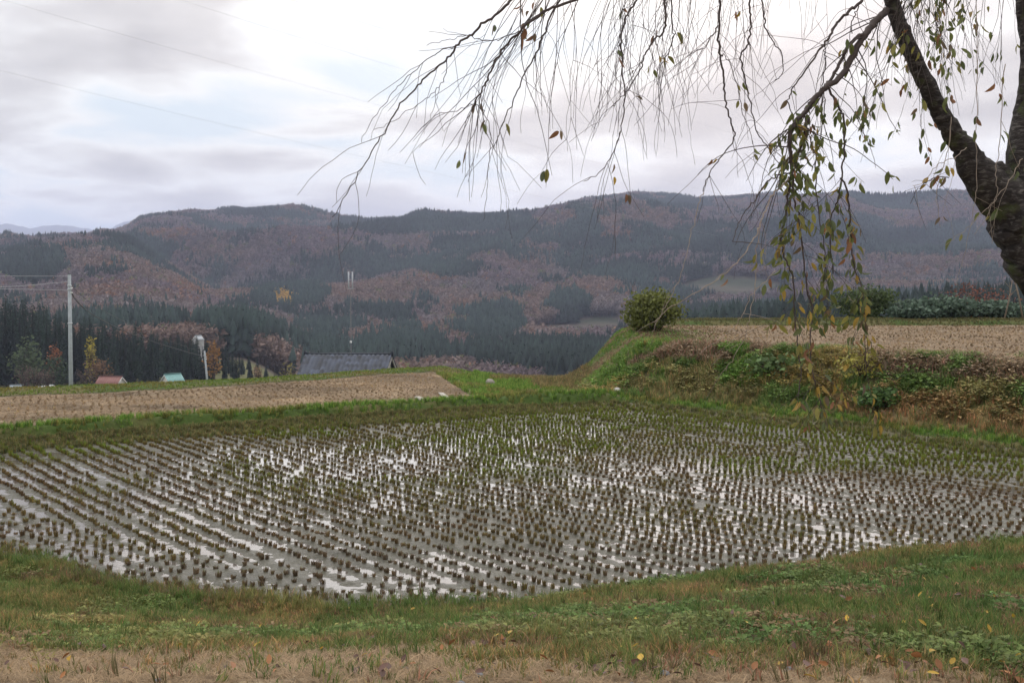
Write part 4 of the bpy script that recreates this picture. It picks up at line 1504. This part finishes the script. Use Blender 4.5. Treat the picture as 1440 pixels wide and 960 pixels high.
def cherry_bark():
    m, nt, out = new_mat('cherry_bark')
    N = nt.nodes.new; L = nt.links.new
    b = N('ShaderNodeBsdfPrincipled')
    tc = N('ShaderNodeTexCoord')
    mp = N('ShaderNodeMapping'); mp.inputs['Scale'].default_value = (8, 8, 22)
    mp.inputs['Rotation'].default_value = (0, R(-22), 0)
    L(tc.outputs['Object'], mp.inputs[0])
    n1 = N('ShaderNodeTexNoise'); n1.inputs['Scale'].default_value = 2.4; n1.inputs['Distortion'].default_value = .6; n1.inputs['Detail'].default_value = 6; n1.inputs['Roughness'].default_value = .65
    L(mp.outputs[0], n1.inputs['Vector'])
    n2 = N('ShaderNodeTexNoise'); n2.inputs['Scale'].default_value = 9; n2.inputs['Detail'].default_value = 5
    L(tc.outputs['Object'], n2.inputs['Vector'])
    rp = N('ShaderNodeValToRGB'); cr = rp.color_ramp
    cr.elements[0].position = .38; cr.elements[0].color = (.016, .013, .012, 1)
    cr.elements[1].position = .70; cr.elements[1].color = (.13, .118, .108, 1)
    e = cr.elements.new(.53); e.color = (.034, .029, .027, 1)
    L(n1.outputs['Fac'], rp.inputs[0])
    moss = N('ShaderNodeMix'); moss.data_type = 'RGBA'
    moss.inputs['B'].default_value = (.05, .06, .022, 1)
    r2 = N('ShaderNodeMapRange'); r2.inputs['From Min'].default_value = .56; r2.inputs['From Max'].default_value = .7
    L(n2.outputs['Fac'], r2.inputs['Value']); L(r2.outputs['Result'], moss.inputs['Factor'])
    L(rp.outputs[0], moss.inputs['A'])
    L(moss.outputs['Result'], b.inputs['Base Color'])
    b.inputs['Roughness'].default_value = .85
    b.inputs['Specular IOR Level'].default_value = .2
    bp = N('ShaderNodeBump'); bp.inputs['Strength'].default_value = .9; bp.inputs['Distance'].default_value = .012
    L(n1.outputs['Fac'], bp.inputs['Height']); L(bp.outputs[0], b.inputs['Normal'])
    L(b.outputs[0], out.inputs['Surface'])
    return m


def catmull(P, n):
    P = np.asarray(P, float)
    Q = np.concatenate([2 * P[:1] - P[1:2], P, 2 * P[-1:] - P[-2:-1]])
    out = []
    for i in range(len(P) - 1):
        p0, p1, p2, p3 = Q[i], Q[i + 1], Q[i + 2], Q[i + 3]
        for t in np.linspace(0, 1, n, endpoint=False):
            out.append(.5 * (2 * p1 + (p2 - p0) * t + (2 * p0 - 5 * p1 + 4 * p2 - p3) * t ** 2 + (3 * p1 - p0 - 3 * p2 + p3) * t ** 3))
    out.append(P[-1])
    return np.array(out)


def leaf_mesh(seed, mats):
    r = np.random.default_rng(seed)
    us = [0, .14, .38, .65, .86, 1.0]; ws = [0.02, .62, 1.0, .85, .45, 0.0]
    fold, curl, twist = .3 + .6 * r.random(), (r.random() - .3) * 1.1, (r.random() - .5) * 1.2
    V = [[-.28, 0, .03], [-.28, .012, .03]]
    for u, w in zip(us, ws):
        z = -curl * u * u * .5
        y = w * .195
        for s_ in (-1, 0, 1):
            V.append([u, s_ * y, z + abs(s_) * y * fold + s_ * twist * y * u])
    q = []
    for i in range(len(us) - 1):
        a = 2 + 3 * i
        q += [[a, a + 3, a + 4, a + 1], [a + 1, a + 4, a + 5, a + 2]]
    b = MB()
    b.add(V, tris=[[0, 1, 3]], quads=q)
    return b.V[0], b


def build_cherry():
    bk = cherry_bark()
    twig_m = simple('twig_bark', (.055, .040, .036), .7, .3, 30, .3)
    pale_m = simple('pale_twig_bark', (.26, .21, .17), .7, .3, 30, .3)
    root = link('weeping_cherry_tree', None, loc=(3.45, 6.0, float(near_z(np.array([3.45]), np.array([6.0]))[0])))
    RL = np.array(root.location)
    tag(root, 'old weeping cherry tree with drooping twigs and last autumn leaves', 'tree')

    def part(name, mb, mats, smooth=True):
        me = mb.mesh(name, mats, smooth)
        return link(name, me, root)

    def path(pts, n=5):
        P = catmull([np.array(at(*p)) for p in pts], n) - RL
        return P

    def wob(P, a):
        return P + rng.normal(0, a, P.shape)
    # trunk and two great limbs
    b = MB()
    tp = path([(1670, 905, 6.0), (1645, 760, 6.0), (1605, 600, 6.0), (1546, 460, 6.0), (1506, 385, 6.0), (1468, 335, 6.0), (1438, 302, 6.0), (1424, 286, 6.0)], 6)
    b.tube(wob(tp, .006), np.interp(np.linspace(0, 1, len(tp)), [0, .12, .5, .8, .93, 1], [.40, .32, .265, .205, .17, .09]), 22, rough=.16)
    part('trunk', b, [bk])
    b = MB()
    lp = path([(1468, 345, 6.0), (1420, 288, 5.99), (1378, 246, 5.97), (1353, 206, 5.95), (1334, 178, 5.92), (1318, 150, 5.9), (1288, 88, 5.86), (1266, 36, 5.83), (1252, -10, 5.8), (1236, -80, 5.8), (1205, -190, 5.75), (1150, -320, 5.6)], 6)
    b.tube(wob(lp, .004), np.interp(np.linspace(0, 1, len(lp)), [0, .09, .18, .27, .36, .6, .8, 1], [.15, .14, .092, .058, .049, .040, .034, .020]), 18, rough=.14)
    part('limb', b, [bk])
    b = MB()
    rp_ = path([(1462, 330, 6.02), (1448, 272, 6.05), (1446, 205, 6.1), (1458, 140, 6.12), (1458, 70, 6.15), (1450, 0, 6.15), (1436, -110, 6.1), (1400, -260, 6.0)], 6)
    b.tube(wob(rp_, .005), np.interp(np.linspace(0, 1, len(rp_)), [0, .15, .35, 1], [.13, .13, .10, .06]), 18, rough=.16)
    part('limb', b, [bk])
    # broken, ragged saddle in the fork
    b = MB()
    for (x, y, r_, h_) in ((1392, 236, .05, .07), (1404, 230, .045, .05), (1378, 226, .03, .09), (1415, 240, .05, .04)):
        p = np.array(at(x, y + 12, 5.98)) - RL
        b.tube([p - [0, 0, .08], p + [0.004, -.01, h_ * .4], p + [.01, 0, h_]], [r_ * 1.2, r_, r_ * .35], 9, rough=.5)
    part('fork_stub', b, [bk])

    twigs = MB(); pale = MB()
    attach = []      # (point, direction) where a leaf may hang

    def add_twig(P, r0, r1, pale_=False, k=4):
        (pale if pale_ else twigs).tube(P, np.linspace(r0, r1, len(P)) * .8, k, cap=False)

    def grow(p, d, length, r0, droop=.10, jit=.11, step=.045, pale_=False, child=0, target=(0, 0, -1)):
        n = max(4, int(length / step))
        P = [np.array(p, float)]
        d = np.array(d, float); d /= np.linalg.norm(d)
        tg = np.array(target, float)
        for i in range(n):
            d = d + droop * tg + rng.normal(0, jit, 3) * [1, .8, .7]
            d /= np.linalg.norm(d)
            P.append(P[-1] + d * step)
            attach.append((P[-1], d.copy()))
            if child and i > 2 and rng.random() < child:
                dd = d + rng.normal(0, .75, 3) * [1, .7, .4]
                grow(P[-1], dd, length * (1 - i / n) * rng.uniform(.35, .8) + .05, r0 * .6, droop, jit, step, pale_, child * .4, target)
        add_twig(np.array(P), r0, max(.0011, r0 * .35), pale_, 4 if r0 > .003 else 3)
        return P

    def branch(pts, r0, r1, nt_=6, tl=(.15, .45), droop=.1, spread=.6, own=True, pale_=False, child=.05, fwd=.4):
        P = path(pts, 6)
        P = wob(P, .003)
        n = len(P)
        if own:
            b_ = MB(); b_.tube(P, np.linspace(r0, r1, n), 7, rough=.12)
            part('branch', b_, [pale_m if pale_ else twig_m])
        else:
            add_twig(P, r0, r1, pale_, 5)
        for i in range(1, n):
            attach.append((P[i], P[i] - P[i - 1]))
        for q in range(nt_):
            i = int(rng.integers(2, n))
            t = P[i] - P[i - 1]; t /= np.linalg.norm(t) + 1e-9
            d = t * fwd + rng.normal(0, spread, 3) * [1, .8, .5] + [0, 0, -.15]
            grow(P[i], d, rng.uniform(*tl), max(.0016, min(.004, r1 * .9)), droop, .12, .045, pale_, child)
        return P
    # heavier drooping boughs that the view shows one by one
    branch([(1247, 14, 5.78), (1226, 36, 5.7), (1215, 52, 5.65), (1197, 82, 5.6), (1184, 106, 5.55), (1164, 122, 5.5), (1144, 140, 5.48), (1131, 158, 5.45), (1118, 172, 5.42), (1110, 192, 5.4), (1112, 215, 5.4), (1114, 240, 5.4)], .0185, .008, 22, (.2, .6))
    branch([(1216, 50, 5.65), (1204, 52, 5.62), (1190, 70, 5.6), (1180, 92, 5.58), (1168, 112, 5.55), (1158, 124, 5.5)], .010, .007, 4, (.2, .4))
    branch([(1222, -22, 5.6), (1212, 2, 5.55), (1192, 18, 5.5), (1177, 32, 5.5), (1166, 52, 5.45), (1156, 66, 5.45), (1139, 90, 5.4), (1122, 114, 5.4), (1109, 138, 5.35), (1112, 160, 5.35)], .0085, .0022, 14, (.15, .5))
    branch([(1158, 64, 5.45), (1161, 80, 5.45), (1158, 110, 5.45), (1160, 150, 5.45), (1152, 200, 5.45), (1143, 240, 5.45)], .004, .0025, 8, (.2, .5), own=False)
    branch([(1208, 8, 5.55), (1199, 28, 5.55), (1198, 48, 5.55)], .004, .003, 2, (.2, .4), own=False)
    branch([(1165, 122, 5.5), (1178, 150, 5.5), (1187, 170, 5.5), (1188, 208, 5.5), (1183, 250, 5.5), (1178, 284, 5.5), (1170, 300, 5.5), (1168, 345, 5.5), (1172, 385, 5.5)], .006, .0022, 12, (.15, .45))
    branch([(1183, 250, 5.5), (1192, 268, 5.5), (1195, 310, 5.5), (1198, 352, 5.5), (1204, 382, 5.5), (1213, 410, 5.5), (1217, 455, 5.5), (1216, 505, 5.5)], .005, .002, 12, (.12, .35))
    branch([(1136, 166, 5.45), (1128, 200, 5.45), (1118, 232, 5.45), (1112, 250, 5.42), (1106, 290, 5.4), (1101, 320, 5.4), (1099, 345, 5.4), (1106, 368, 5.4), (1115, 395, 5.4), (1117, 440, 5.4), (1121, 480, 5.4), (1126, 520, 5.4), (1122, 558, 5.4)], .0065, .0022, 20, (.12, .4))
    branch([(1114, 240, 5.4), (1116, 275, 5.35), (1122, 300, 5.35), (1128, 350, 5.35), (1133, 400, 5.35), (1142, 440, 5.35), (1140, 500, 5.35), (1148, 545, 5.35), (1156, 575, 5.35)], .005, .002, 18, (.12, .4))
    branch([(1128, 178, 5.45), (1140, 184, 5.45), (1148, 195, 5.45), (1147, 240, 5.45), (1150, 290, 5.4), (1158, 345, 5.4), (1162, 400, 5.4)], .0045, .002, 14, (.12, .4))
    branch([(1113, 243, 5.4), (1096, 246, 5.35), (1080, 255, 5.3), (1068, 270, 5.25), (1054, 290, 5.2), (1040, 310, 5.2), (1030, 340, 5.15)], .004, .0018, 4, (.12, .3))
    branch([(1110, 250, 5.4), (1098, 262, 5.35), (1086, 276, 5.3), (1076, 296, 5.25), (1068, 318, 5.2), (1058, 338, 5.15), (1040, 366, 5.1), (1010, 392, 5.05), (975, 414, 5.0), (940, 434, 5.0), (920, 452, 5.0)], .0042, .0014, 3, (.1, .25), pale_=True)
    branch([(1068, 318, 5.2), (1064, 350, 5.2), (1062, 400, 5.2), (1055, 440, 5.2), (1050, 470, 5.2), (1036, 495, 5.2), (1020, 520, 5.2)], .003, .0014, 4, (.1, .3), own=False, pale_=True)
    branch([(1090, 380, 5.25), (1072, 400, 5.2), (1056, 415, 5.2), (1046, 440, 5.2), (1034, 458, 5.2), (1010, 478, 5.2), (984, 497, 5.2)], .0026, .0013, 1, (.1, .2), own=False, pale_=True)
    branch([(1216, 470, 5.5), (1232, 496, 5.5), (1247, 522, 5.5), (1262, 546, 5.5)], .0022, .0013, 2, (.1, .2), own=False)
    branch([(1216, 500, 5.5), (1222, 545, 5.5), (1230, 580, 5.5), (1236, 608, 5.5)], .002, .0012, 1, (.1, .2), own=False)
    # curtain left of the bough
    cpath = branch([(1012, -40, 5.2), (1012, 0, 5.2), (1011, 50, 5.2), (1013, 78, 5.2), (1018, 110, 5.2), (1020, 140, 5.2), (1028, 172, 5.2), (1033, 194, 5.2), (1018, 215, 5.18), (1000, 240, 5.15), (988, 270, 5.12)], .0062, .002, 14, (.15, .45))
    branch([(988, 270, 5.12), (982, 290, 5.1), (972, 330, 5.05), (962, 370, 5.0), (948, 410, 5.0), (930, 440, 5.0), (918, 465, 5.0)], .0026, .0014, 2, (.1, .2), own=False, pale_=True)
    branch([(1052, -40, 5.3), (1053, 0, 5.3), (1056, 32, 5.3), (1051, 62, 5.3), (1042, 78, 5.3), (1049, 118, 5.3), (1057, 152, 5.3), (1066, 188, 5.3), (1082, 212, 5.3), (1098, 232, 5.3)], .0052, .0018, 12, (.15, .45))
    branch([(1066, -40, 5.4), (1072, 8, 5.4), (1076, 36, 5.4), (1084, 54, 5.4), (1099, 76, 5.4), (1100, 100, 5.4), (1090, 114, 5.4)], .0042, .0016, 8, (.12, .4))
    branch([(1014, 78, 5.2), (1022, 82, 5.2), (1036, 118, 5.2), (1045, 160, 5.2), (1056, 190, 5.2), (1060, 225, 5.2)], .003, .0015, 6, (.12, .4), own=False)
    # boughs sweeping out to the left
    branch([(790, -30, 4.9), (728, -6, 4.8), (708, 12, 4.75), (682, 32, 4.7), (660, 50, 4.7), (642, 64, 4.65), (630, 82, 4.65), (606, 102, 4.6), (584, 126, 4.55), (560, 152, 4.5), (540, 186, 4.5), (514, 228, 4.45), (490, 268, 4.4), (468, 306, 4.4)], .0065, .0013, 10, (.15, .5), .03, .35, child=.06, fwd=1.0)
    branch([(860, -25, 5.0), (800, 2, 4.9), (760, 20, 4.85), (735, 40, 4.8), (712, 64, 4.8), (696, 88, 4.75), (686, 112, 4.75), (672, 136, 4.7), (667, 146, 4.7)], .0068, .0028, 16, (.2, .5), .05, .4, child=.08, fwd=.9)
    branch([(667, 146, 4.7), (682, 160, 4.7), (689, 190, 4.7), (688, 225, 4.7), (684, 262, 4.7), (681, 312, 4.7)], .0022, .0012, 0, own=False)
    branch([(667, 146, 4.7), (640, 156, 4.68), (612, 164, 4.65), (585, 190, 4.6)], .0022, .0012, 2, (.1, .25), .03, .3, own=False, fwd=1)
    branch([(735, 42, 4.8), (706, 54, 4.8), (680, 57, 4.75), (655, 50, 4.7), (632, 56, 4.7), (600, 63, 4.65)], .003, .0013, 4, (.15, .35), .02, .3, own=False, fwd=1)
    branch([(642, 64, 4.65), (625, 70, 4.65), (604, 82, 4.6), (578, 104, 4.55), (556, 126, 4.5), (530, 160, 4.45), (506, 200, 4.4)], .0028, .0012, 3, (.1, .3), .03, .3, own=False, fwd=1)
    branch([(628, 84, 4.65), (628, 100, 4.65), (618, 122, 4.6), (600, 140, 4.6), (560, 165, 4.55), (527, 184, 4.5)], .0025, .0012, 2, (.1, .25), .03, .3, own=False, fwd=1)
    branch([(618, 122, 4.6), (612, 145, 4.6), (604, 170, 4.6)], .0016, .001, 0, own=False)
    branch([(800, -20, 5.0), (776, 20, 4.95), (764, 50, 4.9), (752, 78, 4.9), (738, 105, 4.85), (722, 140, 4.8), (708, 172, 4.8), (697, 205, 4.8)], .0048, .0016, 16, (.2, .5), .06, .3, child=.07, fwd=.9)
    branch([(905, -25, 5.1), (893, 5, 5.05), (880, 24, 5.0), (874, 52, 5.0), (875, 90, 5.0), (878, 130, 5.0), (877, 165, 5.0), (868, 200, 4.95), (850, 235, 4.9), (822, 256, 4.9)], .005, .0014, 20, (.2, .5), .07, .35, child=.07)
    branch([(936, -30, 5.15), (936, 20, 5.1), (935, 42, 5.1), (918, 60, 5.1), (906, 80, 5.05), (900, 98, 5.05), (880, 130, 5.0), (860, 150, 5.0)], .0055, .0018, 12, (.2, .45), .07, .4, child=.07)
    branch([(944, -30, 5.2), (945, 30, 5.2), (945, 58, 5.2), (930, 92, 5.2), (925, 120, 5.15)], .004, .0016, 10, (.2, .5), .08, .4, child=.06)
    branch([(1011, 36, 5.2), (994, 60, 5.2), (983, 78, 5.2), (968, 98, 5.15)], .0035, .0016, 7, (.15, .4), .08, .5, child=.06, own=False)
    # long overhead boughs from which the curtain hangs
    over1 = branch([(1205, -190, 5.75), (1120, -190, 5.5), (1020, -150, 5.2), (900, -90, 5.0), (800, -40, 4.9), (740, -20, 4.8)], .026, .007, 0)
    over2 = branch([(1236, -80, 5.8), (1190, -110, 5.9), (1120, -110, 6.0), (1040, -80, 6.1), (960, -60, 6.1), (880, -40, 6.0)], .02, .005, 0)
    over3 = branch([(1446, -80, 6.1), (1400, -130, 5.9), (1350, -110, 5.7), (1300, -60, 5.6), (1270, -30, 5.5)], .02, .005, 0)
    over4 = branch([(1458, 20, 6.1), (1410, -60, 6.4), (1360, -70, 6.6), (1320, -50, 6.7), (1290, -20, 6.7)], .018, .004, 0)

    def hang(P, n, lo, hi, sx=-.5, droop=.12, child=.08, lim=None):
        m = len(P)
        for q in range(n):
            i = int(rng.integers(m // 5, m))
            p = P[i] + rng.normal(0, .03, 3)
            d = np.array([sx + rng.normal(0, .35), rng.normal(0, .35), -.5 - .5 * rng.random()])
            grow(p, d, rng.uniform(lo, hi), rng.uniform(.0018, .0032), droop, .10, .05, False, child)
    hang(over1, 62, .45, 1.05, -.45, .10, .09)
    hang(over2, 46, .5, 1.15, -.25, .14, .07)
    hang(over3, 42, .35, 1.0, -.15, .14, .09)
    hang(over4, 34, .4, 1.1, -.1, .14, .09)
    # pale whips in front of the trunk
    for pts in ([(1372, -20, 5.5), (1374, 120, 5.5), (1372, 190, 5.5), (1374, 250, 5.5), (1370, 290, 5.5), (1362, 330, 5.5), (1345, 400, 5.5)],
                [(1412, 90, 5.4), (1406, 200, 5.4), (1400, 240, 5.4), (1402, 270, 5.4), (1390, 300, 5.4), (1370, 330, 5.4)],
                [(1438, 222, 5.4), (1425, 245, 5.4), (1408, 270, 5.4), (1390, 290, 5.4), (1360, 320, 5.4), (1330, 345, 5.4)],
                [(1338, 165, 5.5), (1333, 210, 5.5), (1322, 245, 5.5), (1318, 275, 5.5), (1322, 320, 5.5)],
                [(1360, 208, 5.6), (1340, 222, 5.55), (1318, 232, 5.5), (1300, 255, 5.5), (1284, 262, 5.5)]):
        branch(pts, .0028, .0013, 2, (.1, .3), own=False, pale_=True)
    branch([(1335, 249, 5.7), (1316, 250, 5.65), (1300, 258, 5.6), (1288, 270, 5.6), (1280, 286, 5.6)], .0035, .0016, 7, (.08, .22), own=False)
    tw = part('twigs', twigs, [twig_m]); tw['kind'] = 'stuff'
    pw = part('pale_twigs', pale, [pale_m]); pw['kind'] = 'stuff'

    # leaves
    cols = [(.12, .14, .042), (.085, .105, .04), (.21, .195, .05), (.30, .20, .04), (.20, .095, .045), (.14, .10, .06)]
    lm = [simple('cherry_leaf_%s' % nm, c, .5, .35, 25, .35, transl=.4, rnd=.25) for nm, c in zip(('olive', 'dark', 'yellowing', 'yellow', 'russet', 'brown'), cols)]
    shapes = [leaf_mesh(700 + i, None) for i in range(5)]
    meshes = [[s_[1].mesh('leaf', [m]) for m in lm] for s_ in shapes]
    A = np.array([a[0] for a in attach]); Dr = np.array([a[1] for a in attach])
    px, py = project(A + RL)
    zn = [  # zone, number of leaves, colour odds
        ((1095, 1265, 130, 320), 300, (.42, .25, .2, .06, .04, .03)),
        ((1085, 1260, 300, 460), 250, (.34, .18, .24, .12, .06, .06)),
        ((1085, 1240, 440, 600), 130, (.22, .12, .24, .2, .14, .08)),
        ((1262, 1440, -10, 240), 200, (.36, .22, .2, .06, .1, .06)),
        ((1180, 1262, 40, 170), 40, (.4, .3, .15, .03, .08, .04)),
        ((640, 1060, 0, 275), 54, (.12, .08, .12, .06, .34, .28)),
        ((960, 1100, 180, 480), 16, (.1, .06, .2, .24, .25, .15)),
        ((1262, 1420, 240, 420), 14, (.2, .1, .2, .1, .2, .2))]
    leaves = []
    for (x0, x1, y0, y1), n, odds in zn:
        c = np.where((px > x0) & (px < x1) & (py > y0) & (py < y1))[0]
        if len(c) == 0: continue
        # leaves sit in small bunches along a twig
        seeds = rng.choice(c, max(1, n // 2 + 1))
        for s_ in seeds:
            for q in range(2):
                leaves.append((A[s_] + rng.normal(0, .012, 3), Dr[s_], int(rng.choice(6, p=np.array(odds) / sum(odds)))))
    rng.shuffle(leaves) if False else random.shuffle(leaves)
    mats4 = []
    for (p, d, ci) in leaves:
        d = d / (np.linalg.norm(d) + 1e-9)
        x = d * .4 + np.array([0, 0, -.75]) + rng.normal(0, .42, 3); x /= np.linalg.norm(x)
        y = np.cross(x, rng.normal(0, 1, 3)); y /= np.linalg.norm(y)
        z = np.cross(x, y)
        L_ = rng.uniform(.032, .064)
        M = Matrix(((x[0], y[0], z[0]), (x[1], y[1], z[1]), (x[2], y[2], z[2]))).to_4x4()
        mats4.append((Matrix.Translation(Vector(p + x * .28 * L_)) @ M @ Matrix.Scale(L_, 4), ci, L_))
    order = sorted(range(len(mats4)), key=lambda i: -mats4[i][2])
    rest = MB(); rc = []
    for k, i in enumerate(order):
        M, ci, L_ = mats4[i]
        si = int(rng.integers(5))
        if k < 300:
            o = bpy.data.objects.new('leaf', meshes[si][ci]); C.objects.link(o)
            o.parent = root; o.matrix_local = M
        else:
            V = np.array(shapes[si][0]); V4 = np.concatenate([V, np.ones((len(V), 1))], 1) @ np.array(M).T
            s_ = shapes[si][1]
            rest.add(V4[:, :3], tris=s_.T[0], quads=s_.Q[0], col=np.array(cols[ci]) * rng.uniform(.75, 1.25))
    o = part('small_leaves', rest, [simple('cherry_leaf_mixed', (1, 1, 1), .5, .35, 25, .3, attr=True, transl=.4)], False)
    o['kind'] = 'stuff'
    print('leaves', len(mats4))
    return meshes


leaf_meshes = build_cherry()

# ------------------------------------------------------------------ things lying about


def build_litter():
    kinds = [('yellow fallen cherry leaf lying on the grass bank', (.50, .32, .05), 60, 'yellow leaves fallen on the bank'),
             ('rust orange fallen leaf lying on the grass bank', (.30, .13, .05), 90, 'rust leaves fallen on the bank'),
             ('dark brown curled leaf lying on the grass bank', (.11, .06, .045), 150, 'brown leaves fallen on the bank')]
    sh = [leaf_mesh(720 + i, None)[1] for i in range(4)]
    for (lb, col, n, grp) in kinds:
        m = simple('fallen_leaf', col, .6, .3, 20, .35, rnd=.35, transl=.15)
        ms = [s_.mesh('fallen_leaf', [m]) for s_ in sh]
        c = 0
        while c < n:
            px = 1440 * (random.random() ** .62); py = random.uniform(800, 958)
            # walk the view ray down to the bank
            d = ray(px, py); hit = None
            for t in np.arange(4.0, 13.0, .04):
                q = Vector((0, 0, CAMZ)) + d * (t / d.y)
                if q.z < float(near_z(np.array([q.x]), np.array([q.y]))[0]) + .02:
                    hit = q; break
            if hit is None: continue
            zz, s, *_ = zone(np.array([hit.x]), np.array([hit.y]))
            if s[0] < .3: continue
            L_ = random.uniform(.034, .064)
            z = float(near_z(np.array([hit.x]), np.array([hit.y]))[0])
            o = link('fallen_leaf', random.choice(ms), loc=(hit.x, hit.y, z + random.uniform(.034, .058)),
                     rot=(random.gauss(0, .5), random.gauss(-.1, .35), random.random() * 6.28), scale=(L_, L_ * random.uniform(.9, 1.5), L_))
            tag(o, lb, 'leaf', grp)
            c += 1

    def stone(name, label, loc, sx, sy, sz, mat, seed, group=None):
        r = np.random.default_rng(seed)
        nu, nv = 12, 8
        V = []
        for i in range(nv):
            th = math.pi * i / (nv - 1)
            for j in range(nu):
                ph = 2 * math.pi * j / nu
                v = np.array([math.sin(th) * math.cos(ph), math.sin(th) * math.sin(ph), math.cos(th)])
                f = 1 + .5 * (float(fbm(np.array([v[0] * 1.3 + seed]), np.array([v[1] * 1.3 + v[2] * 1.7]), 3, seed)[0]) - .5)
                V.append(v * f * (sx, sy, sz))
        q = [[i * nu + j, i * nu + (j + 1) % nu, (i + 1) * nu + (j + 1) % nu, (i + 1) * nu + j] for i in range(nv - 1) for j in range(nu)]
        o = link(name, mesh_np(name, V, np.array(q), [mat], True), loc=loc, rot=(0, 0, r.random() * 6))
        tag(o, label, 'stone', group)
    pale = simple('pale_stone', (.42, .41, .39), .85, .25, 9, .3, .4)
    grey = simple('grey_stone', (.15, .15, .155), .8, .3, 20, .35, .4)
    g = onground(868, 30.4); g.z += .06
    stone('field_stone', 'pale boulder on the green bund behind the paddy corner', g, .15, .11, .08, pale, 5)
    g = onground(689, 33.5); g.z += .09
    stone('field_stone', 'pale stone on the grassy slope beside the upper field', g, .15, .11, .12, simple('buff_stone', (.28, .25, .22), .85, .2, 9, .3, .4), 6)
    k = 0
    while k < 14:
        Y = random.uniform(4.5, 5.9); px = random.uniform(10, 1150)
        X = (px - 720) / F * Y
        z = float(near_z(np.array([X]), np.array([Y]))[0])
        s = random.uniform(.012, .026)
        stone('gravel_stone', 'small blue grey stone trodden into the dry grass', (X, Y, z + s * .35), s * 1.3, s, s * .7, grey, 20 + k, 'stones in the dry grass')
        k += 1
    # pale boards left on the upper field
    bm = simple('weathered_board', (.36, .33, .29), .85, .2, 12, .25)
    for lb, (xa, ya), (xb, yb) in (('short pale board lying on the upper field', (587, 558), (596, 563)), ('long pale board lying near the corner of the upper field', (620, 552), (632, 562))):
        a, c = onz(xa, ya, .33), onz(xb, yb, .33)
        mid = (a + c) / 2; d = c - a
        b = MB(); b.box(0, 0, 0, d.length, .14, .05)
        zz = float(near_z(np.array([mid.x]), np.array([mid.y]))[0])
        o = link('board', b.mesh('board', [bm]), loc=(mid.x, mid.y, zz + .05), rot=(0, 0, math.atan2(d.y, d.x)))
        tag(o, lb, 'board')


build_litter()

# ------------------------------------------------------------------ the air between here and the hills


def build_haze():
    m, nt, out = new_mat('valley_haze')
    v = nt.nodes.new('ShaderNodeVolumePrincipled')
    v.inputs['Color'].default_value = (.64, .70, .93, 1)
    v.inputs['Density'].default_value = 1.5e-4
    v.inputs['Anisotropy'].default_value = 0.0
    nt.links.new(v.outputs[0], out.inputs['Volume'])
    b = MB()
    x0, x1, y0, y1, z0, z1 = -9000, 9000, -1500, 11500, -130, 480
    b.box((x0 + x1) / 2, (y0 + y1) / 2, (z0 + z1) / 2, x1 - x0, y1 - y0, z1 - z0)
    o = link('haze', b.mesh('haze', [m]))
    tag(o, 'thin blue autumn haze filling the valley', 'haze', kind='stuff')


build_haze()
